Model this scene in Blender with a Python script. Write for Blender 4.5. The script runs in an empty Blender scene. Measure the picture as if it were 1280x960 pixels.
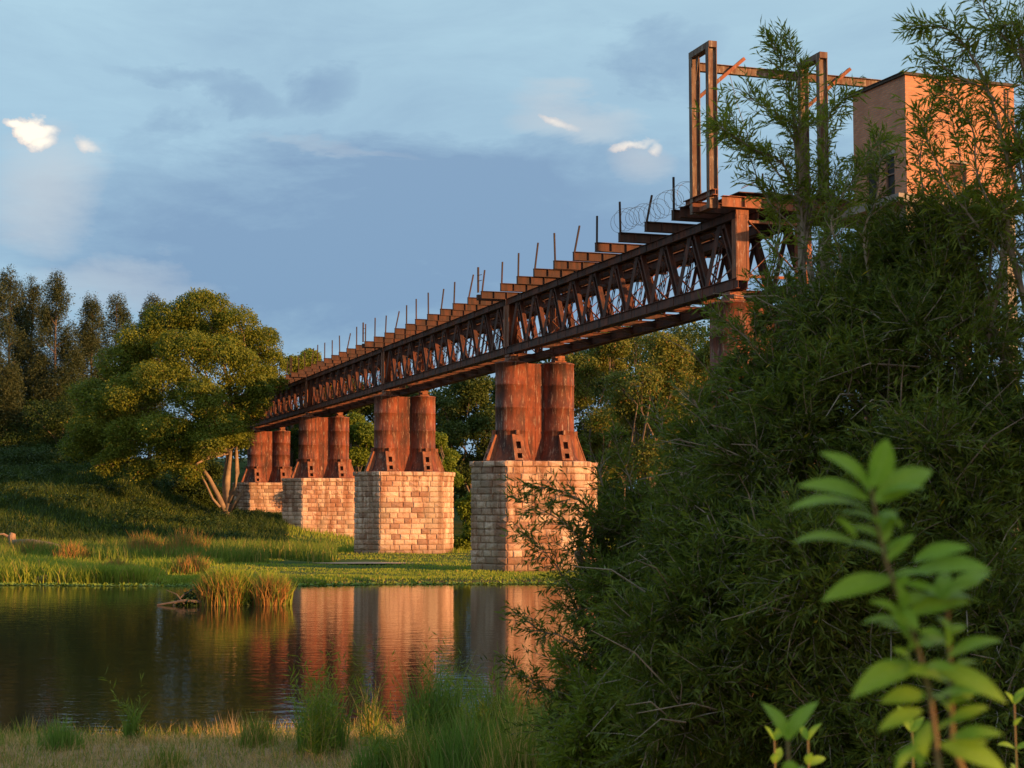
import bpy, math, random
import numpy as np
from mathutils import Vector, Matrix
R = math.radians
random.seed(7); rng = np.random.default_rng(11)
sc = bpy.context.scene
COL = sc.collection

# ------------------------------------------------------------------ camera
F = 2000.0                       # focal length in pixels of a 1280 wide picture
CAMZ = 3.6
PITCH = math.atan(152.0 / F)
cd = bpy.data.cameras.new('camera'); cam = bpy.data.objects.new('camera', cd); COL.objects.link(cam)
cd.sensor_width = 36; cd.lens = 36 * F / 1280; cd.clip_start = 0.1; cd.clip_end = 6000
cam.location = (0, 0, CAMZ); cam.rotation_euler = (math.pi / 2 + PITCH, 0, 0)
cd.dof.use_dof = True; cd.dof.focus_distance = 70; cd.dof.aperture_fstop = 8.5
sc.camera = cam
# ------------------------------------------------------------------ light
AX = R(18.42)                                   # the bridge runs away 18 degrees left of the view
SUN_AZ = (math.sin(R(60)), -math.cos(R(60)))    # ground direction towards the sun: behind, to the right
SUN_EL = R(8.5)
EXPOSURE = 0.76
sun = bpy.data.lights.new('sun', 'SUN'); so = bpy.data.objects.new('sun', sun); COL.objects.link(so)
sun.energy = 5.0; sun.angle = R(0.6); sun.color = (1.0, 0.47, 0.17)
sd = Vector((SUN_AZ[0] * math.cos(SUN_EL), SUN_AZ[1] * math.cos(SUN_EL), math.sin(SUN_EL)))
so.rotation_euler = sd.to_track_quat('Z', 'Y').to_euler()
vs = sc.view_settings; vs.view_transform = 'Standard'; vs.look = 'None'; vs.exposure = EXPOSURE; vs.gamma = 1
vs.use_curve_mapping = False


class NT:
    """small helper for node trees"""
    def __init__(s, nt): s.nt = nt; s.n = nt.nodes; s.l = nt.links
    def add(s, t, **k):
        n = s.n.new(t)
        for a, v in k.items():
            if a == 'inp':
                for i, x in v.items():
                    if hasattr(x, 'is_output'): s.l.new(x, n.inputs[i])
                    else: n.inputs[i].default_value = x
            else: setattr(n, a, v)
        return n
    def math(s, op, a, b=0.0, c=0.0, clamp=False):
        n = s.add('ShaderNodeMath', operation=op, inp={0: a, 1: b, 2: c}); n.use_clamp = clamp; return n.outputs[0]
    def mix(s, f, a, b, mode='MIX'):
        n = s.add('ShaderNodeMix', data_type='RGBA', blend_type=mode, inp={0: f, 6: a, 7: b}); return n.outputs[2]
    def ramp(s, f, pts):
        n = s.add('ShaderNodeMapRange', inp={0: f, 1: pts[0], 2: pts[1], 3: pts[2], 4: pts[3]}); n.clamp = True
        return n.outputs[0]
    def noise(s, vec, scale, detail=3, rough=.5, dist=0.0):
        n = s.add('ShaderNodeTexNoise', inp={'Vector': vec, 'Scale': scale, 'Detail': detail, 'Roughness': rough, 'Distortion': dist})
        return n.outputs[0]
    def mapv(s, vec, scale=(1, 1, 1), loc=(0, 0, 0)):
        return s.add('ShaderNodeMapping', inp={'Vector': vec, 'Scale': scale, 'Location': loc}).outputs[0]


def c4(c): return (c[0], c[1], c[2], 1)


w = bpy.data.worlds.new('World'); sc.world = w; w.use_nodes = True
t = NT(w.node_tree); t.n.clear()
sky = t.add('ShaderNodeTexSky', sky_type='NISHITA'); sky.sun_disc = False
sky.sun_elevation = SUN_EL; sky.sun_rotation = math.atan2(SUN_AZ[0], SUN_AZ[1])
sky.altitude = 300; sky.air_density = 1.0; sky.dust_density = 1.2; sky.ozone_density = 1.5
gen = t.add('ShaderNodeTexCoord').outputs['Generated']
sep = t.add('ShaderNodeSeparateXYZ', inp={0: gen})
# clouds laid on a plane high above: direction / height gives flattened banks towards the horizon
zc = t.math('ADD', t.math('MAXIMUM', sep.outputs[2], 0.0), 0.16)
cv = t.add('ShaderNodeCombineXYZ', inp={0: t.math('DIVIDE', sep.outputs[0], zc), 1: t.math('DIVIDE', sep.outputs[1], zc), 2: 0.0}).outputs[0]
n1 = t.noise(t.mapv(cv, (0.62, 0.8, 1), (3.1, 1.7, 0)), 0.9, 5, .52, .3)
n2 = t.noise(t.mapv(cv, (1.0, 1.6, 1), (8.3, 4.2, 0)), 2.2, 6, .6, .4)
ys_ = t.math('MAXIMUM', sep.outputs[1], .05)
uu = t.math('DIVIDE', sep.outputs[0], ys_); vv = t.math('DIVIDE', sep.outputs[2], ys_)
dn1 = t.noise(t.mapv(gen, (1, 1, 1.4)), 26, 7, .62); dn2 = t.noise(t.mapv(gen, (1, 1, 1.4), (5, 3, 9)), 26, 7, .62)
bn1 = t.noise(t.mapv(gen, (1, 1, 3.2)), 6, 8, .62, .4); bn2 = t.noise(t.mapv(gen, (1, 1, 2.6), (2, 6, 4)), 7, 8, .62, .3)
front = t.math('GREATER_THAN', sep.outputs[1], 0.05)
def blob(px, py, rx, ry, tilt=0.0, fine=True, amp=1.0, kd=.03):
    """soft round field about one direction of the sky, its edge torn by noise; 1 in the middle, 0 outside"""
    n_a, n_b = (dn1, dn2) if fine else (bn1, bn2)
    du = t.math('ADD', t.math('SUBTRACT', uu, (px - 640) / 1994.0), t.math('MULTIPLY', t.math('SUBTRACT', n_a, .5), kd * 1.5))
    dv = t.math('ADD', t.math('SUBTRACT', vv, (632 - py) / 1994.0), t.math('MULTIPLY', t.math('SUBTRACT', n_b, .5), kd * 1.5))
    c_, s_ = math.cos(tilt), math.sin(tilt)
    a = t.math('DIVIDE', t.math('ADD', t.math('MULTIPLY', du, c_), t.math('MULTIPLY', dv, s_)), rx / 1994.0)
    b = t.math('DIVIDE', t.math('SUBTRACT', t.math('MULTIPLY', dv, c_), t.math('MULTIPLY', du, s_)), ry / 1994.0)
    r = t.math('SUBTRACT', 1.0, t.math('ADD', t.math('MULTIPLY', a, a), t.math('MULTIPLY', b, b)), clamp=True)
    return t.math('MULTIPLY', t.math('MULTIPLY', r, amp), front)
def most(l):
    m_ = l[0]
    for x in l[1:]: m_ = t.math('MAXIMUM', m_, x)
    return m_
hs = t.mix(t.ramp(sep.outputs[2], (0.0, .32, 0, 1)), (.190, .315, .46, 1), (.335, .49, .575, 1))
skyc = t.mix(.85, t.mix(1.0, sky.outputs[0], (.12, .12, .12, 1), 'MULTIPLY'), hs)
bk = most([blob(520, 300, 560, 150, 0, False, 1.3, .11), blob(240, 300, 230, 75, .05, False, 1.0, .08), blob(620, 230, 330, 90, 0, False, 1.2, .09), blob(820, 55, 90, 55, 0, False, .7, .08),
           blob(270, 105, 150, 40, -.1, False, .6, .10), blob(410, 95, 50, 45, 0, False, .7, .07), blob(1100, 300, 330, 130, 0, False, .9, .1)])
gen_bank = t.ramp(t.math('ADD', t.math('MULTIPLY', n1, .7), t.math('MULTIPLY', n2, .3)), (.46, .62, 0, .55))
tex = t.math('MULTIPLY', t.math('SUBTRACT', bn1, .45), .9)
bank = t.math('MAXIMUM', t.ramp(t.math('ADD', t.math('MULTIPLY', bk, .75), t.math('MULTIPLY', tex, 1.5)), (-.12, .85, 0, 1)), gen_bank)
col = t.mix(t.math('MULTIPLY', bank, .92), skyc, t.mix(t.ramp(sep.outputs[2], (.03, .25, 0, 1)), (.135, .230, .360, 1), (.160, .250, .375, 1)))
glow = most([blob(50, 235, 85, 75, -.8, False, .9, .05), blob(725, 140, 95, 34, -.15, False, .9, .05), blob(140, 355, 150, 45, 0, False, .6, .07), blob(800, 195, 46, 26, 0, False, .8, .03),
             blob(420, 190, 130, 16, -.1, False, .35, .08)])
col = t.mix(t.math('MULTIPLY', glow, .6), col, (.42, .44, .465, 1))
hd = most([blob(43, 152, 29, 17, -.45, True, .95, .026), blob(18, 147, 20, 7, -.1, True, .9, .012), blob(50, 170, 18, 12, 0, True, .8, .016), blob(105, 178, 22, 8, -.6, True, .5, .012),
           blob(697, 149, 24, 7, -.45, True, .5, .012), blob(712, 155, 18, 5, -.1, True, .35, .01), blob(796, 174, 34, 6.5, .05, True, .62, .014), blob(820, 181, 14, 8, -.9, True, .6, .012)])
col = t.mix(t.ramp(t.math('ADD', hd, t.math('MULTIPLY', t.math('MULTIPLY', t.math('SUBTRACT', dn1, .5), 2.2), t.ramp(hd, (0, .15, 0, 1)))), (.0, .95, 0, .93)), col, t.mix(t.ramp(hd, (.15, .8, 0, 1)), (.60, .50, .45, 1), (.86, .77, .64, 1)))
# the evening sky round the low sun, on the side behind the viewpoint: a broad warm glow that fades with height
sdot = t.math('ADD', t.math('MULTIPLY', sep.outputs[0], SUN_AZ[0]), t.math('MULTIPLY', sep.outputs[1], SUN_AZ[1]))
warm = t.math('MULTIPLY', t.ramp(sdot, (-.22, .9, 0, 1)), t.ramp(t.math('ABSOLUTE', sep.outputs[2]), (.02, .65, 1, 0)))
col = t.mix(t.math('MULTIPLY', warm, .9), col, (1.05, .66, .36, 1))
bg = t.add('ShaderNodeBackground', inp={0: col, 1: 0.86})
t.add('ShaderNodeOutputWorld', inp={0: bg.outputs[0]})


# ------------------------------------------------------------------ helpers
def P(px, py, Y):
    """world point at distance Y (metres ahead) that stands on the line of sight of a 1280x960 pixel"""
    cp, sp = math.cos(PITCH), math.sin(PITCH)
    dx, dy, dz = px - 640, F * cp - (480 - py) * sp, F * sp + (480 - py) * cp
    return Vector((dx * Y / dy, Y, CAMZ + dz * Y / dy))


class MB:
    def __init__(s): s.v = []; s.f = []
    def box8(s, p):
        b = len(s.v); s.v += [tuple(q) for q in p]
        s.f += [(b, b+3, b+2, b+1), (b+4, b+5, b+6, b+7), (b, b+1, b+5, b+4), (b+1, b+2, b+6, b+5), (b+2, b+3, b+7, b+6), (b+3, b, b+4, b+7)]
    def box(s, x0, x1, y0, y1, z0, z1):
        s.box8([(x0, y0, z0), (x1, y0, z0), (x1, y1, z0), (x0, y1, z0), (x0, y0, z1), (x1, y0, z1), (x1, y1, z1), (x0, y1, z1)]); return s
    def bar(s, a, b, wd, hg, side=(1, 0, 0), ea=0, eb=0):
        """bar from a to b, wd across 'side', hg in the third direction"""
        a = Vector(a); b = Vector(b); d = (b - a).normalized(); a = a - d * ea; b = b + d * eb
        x = Vector(side); x = (x - d * x.dot(d)).normalized(); z = d.cross(x).normalized()
        x = x * wd / 2; z = z * hg / 2
        s.box8([a - x - z, a + x - z, b + x - z, b - x - z, a - x + z, a + x + z, b + x + z, b - x + z]); return s
    def tube(s, pts, rad, n=6, cap=True):
        pts = [Vector(p) for p in pts]; k = len(pts)
        if not hasattr(rad, '__len__'): rad = [rad] * k
        b0 = len(s.v); up = Vector((.12, .2, 1)).normalized()
        for i, p in enumerate(pts):
            d = (pts[min(i + 1, k - 1)] - pts[max(i - 1, 0)]).normalized()
            if abs(d.dot(up)) > .97: x = d.cross(Vector((1, .1, 0))).normalized()
            else: x = d.cross(up).normalized()
            y = d.cross(x)
            for j in range(n):
                a = 2 * math.pi * j / n
                s.v.append(tuple(p + (x * math.cos(a) + y * math.sin(a)) * rad[i]))
        for i in range(k - 1):
            for j in range(n):
                q = b0 + i * n + j; r = b0 + i * n + (j + 1) % n
                s.f.append((q, r, r + n, q + n))
        if cap:
            s.f.append(tuple(b0 + j for j in range(n))[::-1]); s.f.append(tuple(b0 + (k - 1) * n + j for j in range(n)))
        return s
    def mesh(s, name, mat, smooth=False):
        me = bpy.data.meshes.new(name); me.from_pydata(s.v, [], s.f); me.update()
        if mat: me.materials.append(mat)
        if smooth: me.polygons.foreach_set('use_smooth', [True] * len(me.polygons))
        return me
    def build(s, name, mat, parent=None, smooth=False, loc=None):
        return link(name, s.mesh(name, mat, smooth), parent, loc)


def link(name, me, parent=None, loc=None):
    o = bpy.data.objects.new(name, me); COL.objects.link(o)
    if parent is not None: o.parent = parent
    if loc is not None: o.location = loc
    return o


def np_mesh(name, verts, faces, mat):
    """verts (n,3), faces (m,k) all of the same size k"""
    me = bpy.data.meshes.new(name); m, k = faces.shape
    me.vertices.add(len(verts)); me.vertices.foreach_set('co', verts.astype(np.float32).ravel())
    me.loops.add(m * k); me.loops.foreach_set('vertex_index', faces.astype(np.int32).ravel())
    me.polygons.add(m)
    me.polygons.foreach_set('loop_start', np.arange(0, m * k, k, dtype=np.int32))
    me.polygons.foreach_set('loop_total', np.full(m, k, dtype=np.int32))
    me.update(calc_edges=True)
    if mat: me.materials.append(mat)
    return me


def tag(o, label=None, cat=None, group=None, kind=None):
    if label: o['label'] = label
    if cat: o['category'] = cat
    if group: o['group'] = group
    if kind: o['kind'] = kind
    return o


def empty(name, loc, rz=0, label=None, cat=None, group=None):
    o = bpy.data.objects.new(name, None); COL.objects.link(o); o.location = loc; o.rotation_euler = (0, 0, rz)
    o.empty_display_size = .2
    return tag(o, label, cat, group)


def unit(v): return v / np.maximum(np.linalg.norm(v, axis=1, keepdims=True), 1e-9)


def rand_dirs(n, r=None): return unit((r or rng).normal(size=(n, 3)))


def diamonds(p, d, nrm, ln, wd, bend=0.0):
    """pointed leaves: base p, direction d, face normal nrm, length, width -> verts, quad faces"""
    d = unit(d); s = unit(np.cross(d, nrm)); n2 = np.cross(s, d)
    ln = np.broadcast_to(ln, (len(p),))[:, None]; wd = np.broadcast_to(wd, (len(p),))[:, None]
    m = p + d * ln * .45 + n2 * ln * bend
    v = np.stack([p, m + s * wd / 2, p + d * ln, m - s * wd / 2], 1).reshape(-1, 3)
    return v, np.arange(len(p) * 4).reshape(-1, 4)


def sstep(x): x = np.clip(x, 0, 1); return x * x * (3 - 2 * x)


# ------------------------------------------------------------------ materials
def mat(name, rough=.8, spec=.3):
    m = bpy.data.materials.new(name); m.use_nodes = True
    t = NT(m.node_tree); t.n.clear()
    b = t.add('ShaderNodeBsdfPrincipled', inp={'Roughness': rough, 'Specular IOR Level': spec})
    out = t.add('ShaderNodeOutputMaterial', inp={0: b.outputs[0]})
    return m, t, b, out


def bump(t, b, h, strength=.4, dist=.02):
    n = t.add('ShaderNodeBump', inp={'Height': h, 'Strength': strength, 'Distance': dist}); t.l.new(n.outputs[0], b.inputs['Normal'])


def leaf_mat(name, c1, c2, c3=None, trans=.35, clump=.35, rough=.55, third=.88):
    m, t, b, out = mat(name, rough, .25)
    geo = t.add('ShaderNodeNewGeometry')
    ri = geo.outputs['Random Per Island']
    n = t.noise(geo.outputs['Position'], clump, 3, .6)
    col = t.mix(t.ramp(t.math('ADD', t.math('MULTIPLY', ri, .45), t.math('MULTIPLY', n, .9)), (.35, .95, 0, 1)), c4(c1), c4(c2))
    if c3: col = t.mix(t.math('GREATER_THAN', t.math('FRACT', t.math('MULTIPLY', ri, 13.7)), third), col, c4(c3))
    t.l.new(col, b.inputs['Base Color'])
    tr = t.add('ShaderNodeBsdfTranslucent', inp={0: t.mix(.4, col, (.75, 1.0, .25, 1), 'MULTIPLY')})
    mx = t.add('ShaderNodeMixShader', inp={0: trans, 1: b.outputs[0], 2: tr.outputs[0]})
    t.l.new(mx.outputs[0], out.inputs[0])
    return m


def rust_mat(name, ca, cb, cc, scale=1.0, pale=None):
    m, t, b, out = mat(name, .78, .3)
    pos = t.add('ShaderNodeNewGeometry').outputs['Position']
    a = t.noise(pos, 1.1 * scale, 7, .7); s = t.noise(t.mapv(pos, (3.2, 3.2, .35)), 1.3 * scale, 5, .6); f = t.noise(pos, 14 * scale, 4, .6)
    col = t.mix(t.ramp(a, (.38, .66, 0, 1)), c4(ca), c4(cb))
    col = t.mix(t.ramp(s, (.44, .62, 0, .9)), col, c4(cc))
    col = t.mix(t.ramp(t.noise(t.mapv(pos, (1, 1, .7), (4, 4, 4)), .8, 5, .7), (.47, .62, 0, .6)), col, c4(cc))
    if pale: col = t.mix(t.ramp(t.noise(t.mapv(pos, (5, 5, .8)), 1.7, 6, .7), (.56, .64, 0, .75)), col, c4(pale))
    col = t.mix(t.ramp(f, (.3, .7, .0, .35)), col, (.5, .42, .36, 1), 'MULTIPLY')
    t.l.new(col, b.inputs['Base Color']); bump(t, b, f, .35, .01)
    return m


M_rust = rust_mat('rusted_steel', (.095, .040, .028), (.21, .064, .034), (.055, .034, .028))
M_rustc = rust_mat('rusted_column_plate', (.19, .052, .028), (.29, .085, .042), (.055, .030, .026), .7, (.40, .28, .21))
M_rustl = rust_mat('sunlit_toned_rusted_steel', (.30, .095, .045), (.36, .15, .08), (.15, .07, .045), 1.3, (.42, .31, .24))  # rust, with the sunlit orange of end faces and braces put into its colour
M_gant = rust_mat('flaking_painted_steel', (.22, .18, .145), (.17, .10, .065), (.12, .06, .04), 1.5, (.46, .40, .32))

m, t, b, out = mat('pier_stone', .88, .2); M_stone = m
oi = t.add('ShaderNodeObjectInfo').outputs['Random']; pos = t.add('ShaderNodeNewGeometry').outputs['Position']
base = t.mix(oi, (.56, .37, .27, 1), (.80, .61, .47, 1))
base = t.mix(t.math('GREATER_THAN', t.math('FRACT', t.math('MULTIPLY', oi, 7.3)), .80), base, (.36, .225, .165, 1))
st = t.noise(t.mapv(pos, (1.3, 1.3, .13)), 1.5, 6, .68); big = t.noise(t.mapv(pos, (.5, .5, .25)), 1.0, 3, .5)
base = t.mix(t.ramp(st, (.47, .60, 0, .85)), base, (.25, .115, .065, 1))
base = t.mix(t.ramp(big, (.5, .68, 0, .5)), base, (.33, .30, .22, 1))
pt_ = t.noise(t.mapv(pos, (1, 1, .6)), .9, 6, .7)
base = t.mix(t.ramp(pt_, (.50, .66, 0, .6)), base, (.42, .20, .12, 1))
f = t.noise(pos, 9, 6, .7)
base = t.mix(t.ramp(f, (.35, .75, 0, .7)), base, (.45, .40, .36, 1), 'MULTIPLY')
zz = t.add('ShaderNodeSeparateXYZ', inp={0: pos}).outputs[2]
tide = t.ramp(t.math('ADD', zz, t.math('MULTIPLY', st, 1.6)), (.9, 1.9, .75, 0))
base = t.mix(tide, base, (.17, .12, .08, 1))
t.l.new(base, b.inputs['Base Color']); bump(t, b, f, .8, .05)

m, t, b, out = mat('pier_mortar', .95, .1); M_mortar = m
pos = t.add('ShaderNodeNewGeometry').outputs['Position']
t.l.new(t.mix(t.noise(pos, 3, 4), (.28, .21, .16, 1), (.44, .35, .27, 1)), b.inputs['Base Color'])

m, t, b, out = mat('face_brick', .85, .2); M_brick = m
tc = t.add('ShaderNodeTexCoord').outputs['UV']
bt = t.add('ShaderNodeTexBrick', inp={'Vector': tc, 'Color1': (.60, .275, .155, 1), 'Color2': (.47, .20, .11, 1), 'Mortar': (.34, .24, .18, 1), 'Scale': 1.0,
                                     'Mortar Size': .012, 'Brick Width': .23, 'Row Height': .085})
pos = t.add('ShaderNodeNewGeometry').outputs['Position']
c = t.mix(t.ramp(t.noise(t.mapv(pos, (1, 1, .4)), 1.3, 5, .6), (.45, .75, 0, .4)), bt.outputs[0], (.24, .14, .10, 1))
t.l.new(c, b.inputs['Base Color']); bump(t, b, t.math('SUBTRACT', 1.0, bt.outputs[1]), .5, .01)

m, t, b, out = mat('concrete', .9, .2); M_conc = m
pos = t.add('ShaderNodeNewGeometry').outputs['Position']
t.l.new(t.mix(t.ramp(t.noise(t.mapv(pos, (1, 1, .4)), 1.5, 6, .65), (.35, .7, 0, 1)), (.34, .31, .27, 1), (.16, .14, .12, 1)), b.inputs['Base Color'])
bump(t, b, t.noise(pos, 12, 4), .3, .02)

def plain(name, c, rough=.8, c2=None, sc_=4):
    m, t, b, out = mat(name, rough, .3)
    if c2:
        pos = t.add('ShaderNodeNewGeometry').outputs['Position']
        t.l.new(t.mix(t.ramp(t.noise(pos, sc_, 5, .6), (.35, .65, 0, 1)), c4(c), c4(c2)), b.inputs['Base Color'])
    else: b.inputs['Base Color'].default_value = c4(c)
    return m
M_dark = plain('dark_felt', (.05, .045, .04), .9, (.09, .075, .06))
M_void = plain('unlit_opening', (.018, .018, .018), .6)  # near black, paints the dark inside of the house openings
M_louv = plain('louvre_metal', (.16, .10, .08), .6, (.26, .16, .11))
M_wire = plain('galvanised_wire', (.20, .17, .15), .5)
M_bark = plain('grey_brown_bark', (.10, .075, .06), .9, (.17, .13, .10), 3)
M_pale = plain('pale_fig_bark', (.34, .26, .18), .85, (.17, .13, .10), 1.2)
M_twig = plain('willow_bark', (.17, .13, .095), .85, (.36, .30, .23), 8)
M_stem = plain('plant_stem', (.20, .12, .06), .7, (.16, .17, .06), 40)
M_log = plain('dead_wood', (.34, .22, .14), .9, (.20, .13, .09), 3)

m, t, b, out = mat('bank_ground', .95, .1); M_ground = m
pos = t.add('ShaderNodeNewGeometry').outputs['Position']
n = t.noise(pos, .25, 5, .6); n2 = t.noise(pos, 3.0, 6, .7)
sp = t.add('ShaderNodeSeparateXYZ', inp={0: pos})
g = t.mix(t.ramp(n, (.35, .65, 0, 1)), (.045, .075, .018, 1), (.07, .105, .025, 1))
soil = t.mix(t.ramp(n2, (.35, .65, 0, 1)), (.28, .16, .08, 1), (.42, .26, .14, 1))
nearf = t.ramp(sp.outputs[1], (33, 45, 1, 0))
g = t.mix(t.math('MULTIPLY', nearf, t.ramp(n2, (.3, .55, .45, 1))), g, soil)
mud = t.ramp(sp.outputs[2], (.02, .12, 1, 0))
g = t.mix(mud, g, (.09, .065, .04, 1))
t.l.new(g, b.inputs['Base Color']); bump(t, b, n2, .7, .08)

m, t, b, out = mat('river_water', .04, .5); M_water = m
b.inputs['Base Color'].default_value = (.014, .015, .009, 1); b.inputs['IOR'].default_value = 1.33
pos = t.add('ShaderNodeNewGeometry').outputs['Position']
wv = t.noise(t.mapv(pos, (1.0, 1.9, 1)), 1.5, 3, .55, .2); wv2 = t.noise(t.mapv(pos, (.5, .9, 1)), .5, 2, .5)
h = t.math('MULTIPLY', t.math('ADD', wv, t.math('MULTIPLY', wv2, .8)), 1.0)
bump(t, b, h, .075, .10)

L_fig = leaf_mat('fig_leaves', (.080, .122, .015), (.225, .255, .028), (.24, .13, .03), .40, .30, third=.985)
L_cas = leaf_mat('casuarina_needles', (.030, .050, .018), (.065, .080, .028), None, .2, .3)
L_acac = leaf_mat('acacia_leaves', (.085, .115, .016), (.20, .215, .032), (.24, .14, .04), .3, .25, third=.93)
L_wood = leaf_mat('woodland_leaves', (.034, .062, .014), (.085, .12, .02), None, .3, .12)
L_lime = leaf_mat('bright_green_leaves', (.11, .17, .016), (.19, .25, .026), None, .35, .3)
L_bush = leaf_mat('shade_toned_bush_leaves', (.022, .045, .008), (.052, .088, .013), None, .25, .3)  # shade of the left slope is put into these dark leaf colours
L_will = leaf_mat('willow_leaves', (.045, .070, .010), (.185, .235, .028), (.45, .34, .03), .42, 1.6, .55, .996)  # dark tone also carries the deep shade low in the willow
L_willt = leaf_mat('willow_top_leaves', (.12, .165, .018), (.26, .31, .035), (.30, .32, .05), .45, .9, .5, .985)  # lighter copy: sun on the willow tops is put into the colour
L_plant = leaf_mat('glossy_broad_leaf', (.22, .42, .030), (.33, .54, .045), None, .5, 6, .45)
G_far = leaf_mat('far_bank_grass', (.15, .235, .026), (.35, .41, .05), (.46, .34, .11), .38, .35, .7, .93)
G_near = leaf_mat('near_bank_grass', (.13, .20, .025), (.24, .28, .035), (.56, .36, .13), .35, .5, .7, .70)
G_dry = leaf_mat('dry_straw', (.46, .28, .12), (.60, .40, .19), (.20, .20, .05), .3, .7, .8, .8)
G_reed = leaf_mat('rust_tipped_reed', (.30, .19, .05), (.52, .24, .08), (.18, .24, .04), .35, 1.2, .7, .6)
G_green = leaf_mat('tall_green_grass', (.11, .20, .030), (.20, .31, .05), (.36, .30, .12), .35, 2, .6, .9)
G_tall = leaf_mat('tall_bank_grass', (.09, .16, .022), (.21, .28, .04), (.38, .29, .09), .35, .25, .7, .88)
M_lily = leaf_mat('floating_weed', (.16, .24, .03), (.22, .30, .04), None, .2, 1, .6)


# ------------------------------------------------------------------ the ground, river
def shore_noise(x, k=1.0): return .9 * np.sin(x * .21 + 1) + .5 * np.sin(x * .53 + 2.2) + .3 * np.sin(x * 1.3)


def hz(X, Y):
    X = np.asarray(X, float); Y = np.asarray(Y, float)
    near_edge = 25.3 + .45 * shore_noise(X) + 62 * sstep((X - 5) / 7)
    far_edge = 75.2 + .8 * shore_noise(X * .6)
    z = np.interp(Y, [-60, -5, 0, 19], [3.2, 2.1, 2.0, .42]) * 1.0
    z = np.where(Y > 19, .42, z)
    zn = .42 * sstep((near_edge - Y) / 5 + .12) * 1.0 - 1.3 * sstep((Y - near_edge) / 4)
    z = np.where(Y > 19, np.minimum(zn + .0, .42), z)
    right = sstep((X - 8) / 8)
    z = z + right * 1.2 * sstep((Y - 8) / 20)
    zf = -1.3 + 1.45 * sstep((Y - far_edge + 2.2) / 2.6)
    zf = zf + .15 * sstep((Y - 92) / 20)
    zf = zf + 2.0 * sstep((Y - 112) / 30) * sstep((-9 - X) / 14)
    zf = zf + 4.6 * sstep((Y - 116) / 38) * sstep((-25 - X) / 14)
    zf = zf + 7 * sstep((Y - 170) / 160)
    z = np.where(Y > 50, np.maximum(zf, np.where(X > 5, z, -9)), z)
    z = z + .05 * np.sin(X * .9 + Y * .6) * np.sin(Y * .8 - X * .3)
    return z


xs = np.unique(np.concatenate([np.linspace(-1500, -90, 25), np.linspace(-90, 60, 301), np.linspace(60, 1500, 25)]))
ys = np.unique(np.concatenate([np.linspace(-400, -10, 12), np.linspace(-10, 35, 120), np.linspace(35, 70, 40), np.linspace(70, 180, 220), np.linspace(180, 3500, 40)]))
gx, gy = np.meshgrid(xs, ys)
gv = np.stack([gx, gy, hz(gx, gy)], -1).reshape(-1, 3)
nx = len(xs); i, j = np.meshgrid(np.arange(nx - 1), np.arange(len(ys) - 1)); q = (j * nx + i).ravel()
me = np_mesh('ground', gv, np.stack([q, q + 1, q + 1 + nx, q + nx], 1), M_ground)
me.polygons.foreach_set('use_smooth', [True] * len(me.polygons))
tag(link('ground', me), kind='structure')
MB().box(-1500, 1500, 18, 90, -1.1, 0.0).build('river_water', M_water)
tag(bpy.data.objects['river_water'], kind='structure')


# ------------------------------------------------------------------ the bridge spans
S = 27.8; U0 = -.45                      # span length, start of the first span
BX, BY = 8.28, 60.0; ZB = 11.74; ZT = ZB + 3.0
ca, sa = math.cos(AX), math.sin(AX)
def bp(x, y, z=0): return Vector((BX + x * ca - y * sa, BY + x * sa + y * ca, z))
NP = 10; PL = (S - .5) / NP; TC = (.27, 2.93)

def laced(mb, a, b, x0, solid):
    """web member: two flanges joined by a plate or by lacing bars"""
    a = Vector(a); b = Vector(b); d = (b - a).normalized(); L = (b - a).length
    n = Vector((0, -d.z, d.y))
    if solid:
        mb.bar(a, b, .02, .36, (1, 0, 0))
        for s_ in (-1, 1): mb.bar(a + n * .17 * s_, b + n * .17 * s_, .20, .02, (1, 0, 0))
        for s_ in (-1, 1): mb.bar(a + n * .155 * s_ + Vector((-.11, 0, 0)), b + n * .155 * s_ + Vector((-.11, 0, 0)), .02, .09, (1, 0, 0))
    else:
        mb.bar(a + Vector((-.13, 0, 0)), b + Vector((-.13, 0, 0)), .018, .33, (1, 0, 0))
        for s_ in (-1, 1): mb.bar(a + n * .10 * s_ + Vector((.13, 0, 0)), b + n * .10 * s_ + Vector((.13, 0, 0)), .018, .06, (1, 0, 0))
        k = 7
        for q in range(k):
            for sg in (1,):
                e_ = .09 if q % 2 else -.09
                mb.bar(a + d * (L * (q + .05) / k) + n * e_ + Vector((.145, 0, 0)), a + d * (L * (q + .95) / k) - n * e_ + Vector((.145, 0, 0)), .012, .05, (1, 0, 0))

def diag_mesh(up, solid):
    mb = MB()
    a = Vector((0, 0, .36)); b = Vector((0, PL / 2 - .12, 3.0 - .3)) if up else Vector((0, -(PL / 2 - .12), 2.7))
    laced(mb, a, b, 0, solid)
    g = .30
    mb.bar(b + Vector((-.115, -g, 0)), b + Vector((-.115, g, 0)), .016, .42, (1, 0, 0))
    return mb.mesh('diagonal', M_rust)
ME_dr, ME_dl = diag_mesh(True, True), diag_mesh(False, False)

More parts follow.
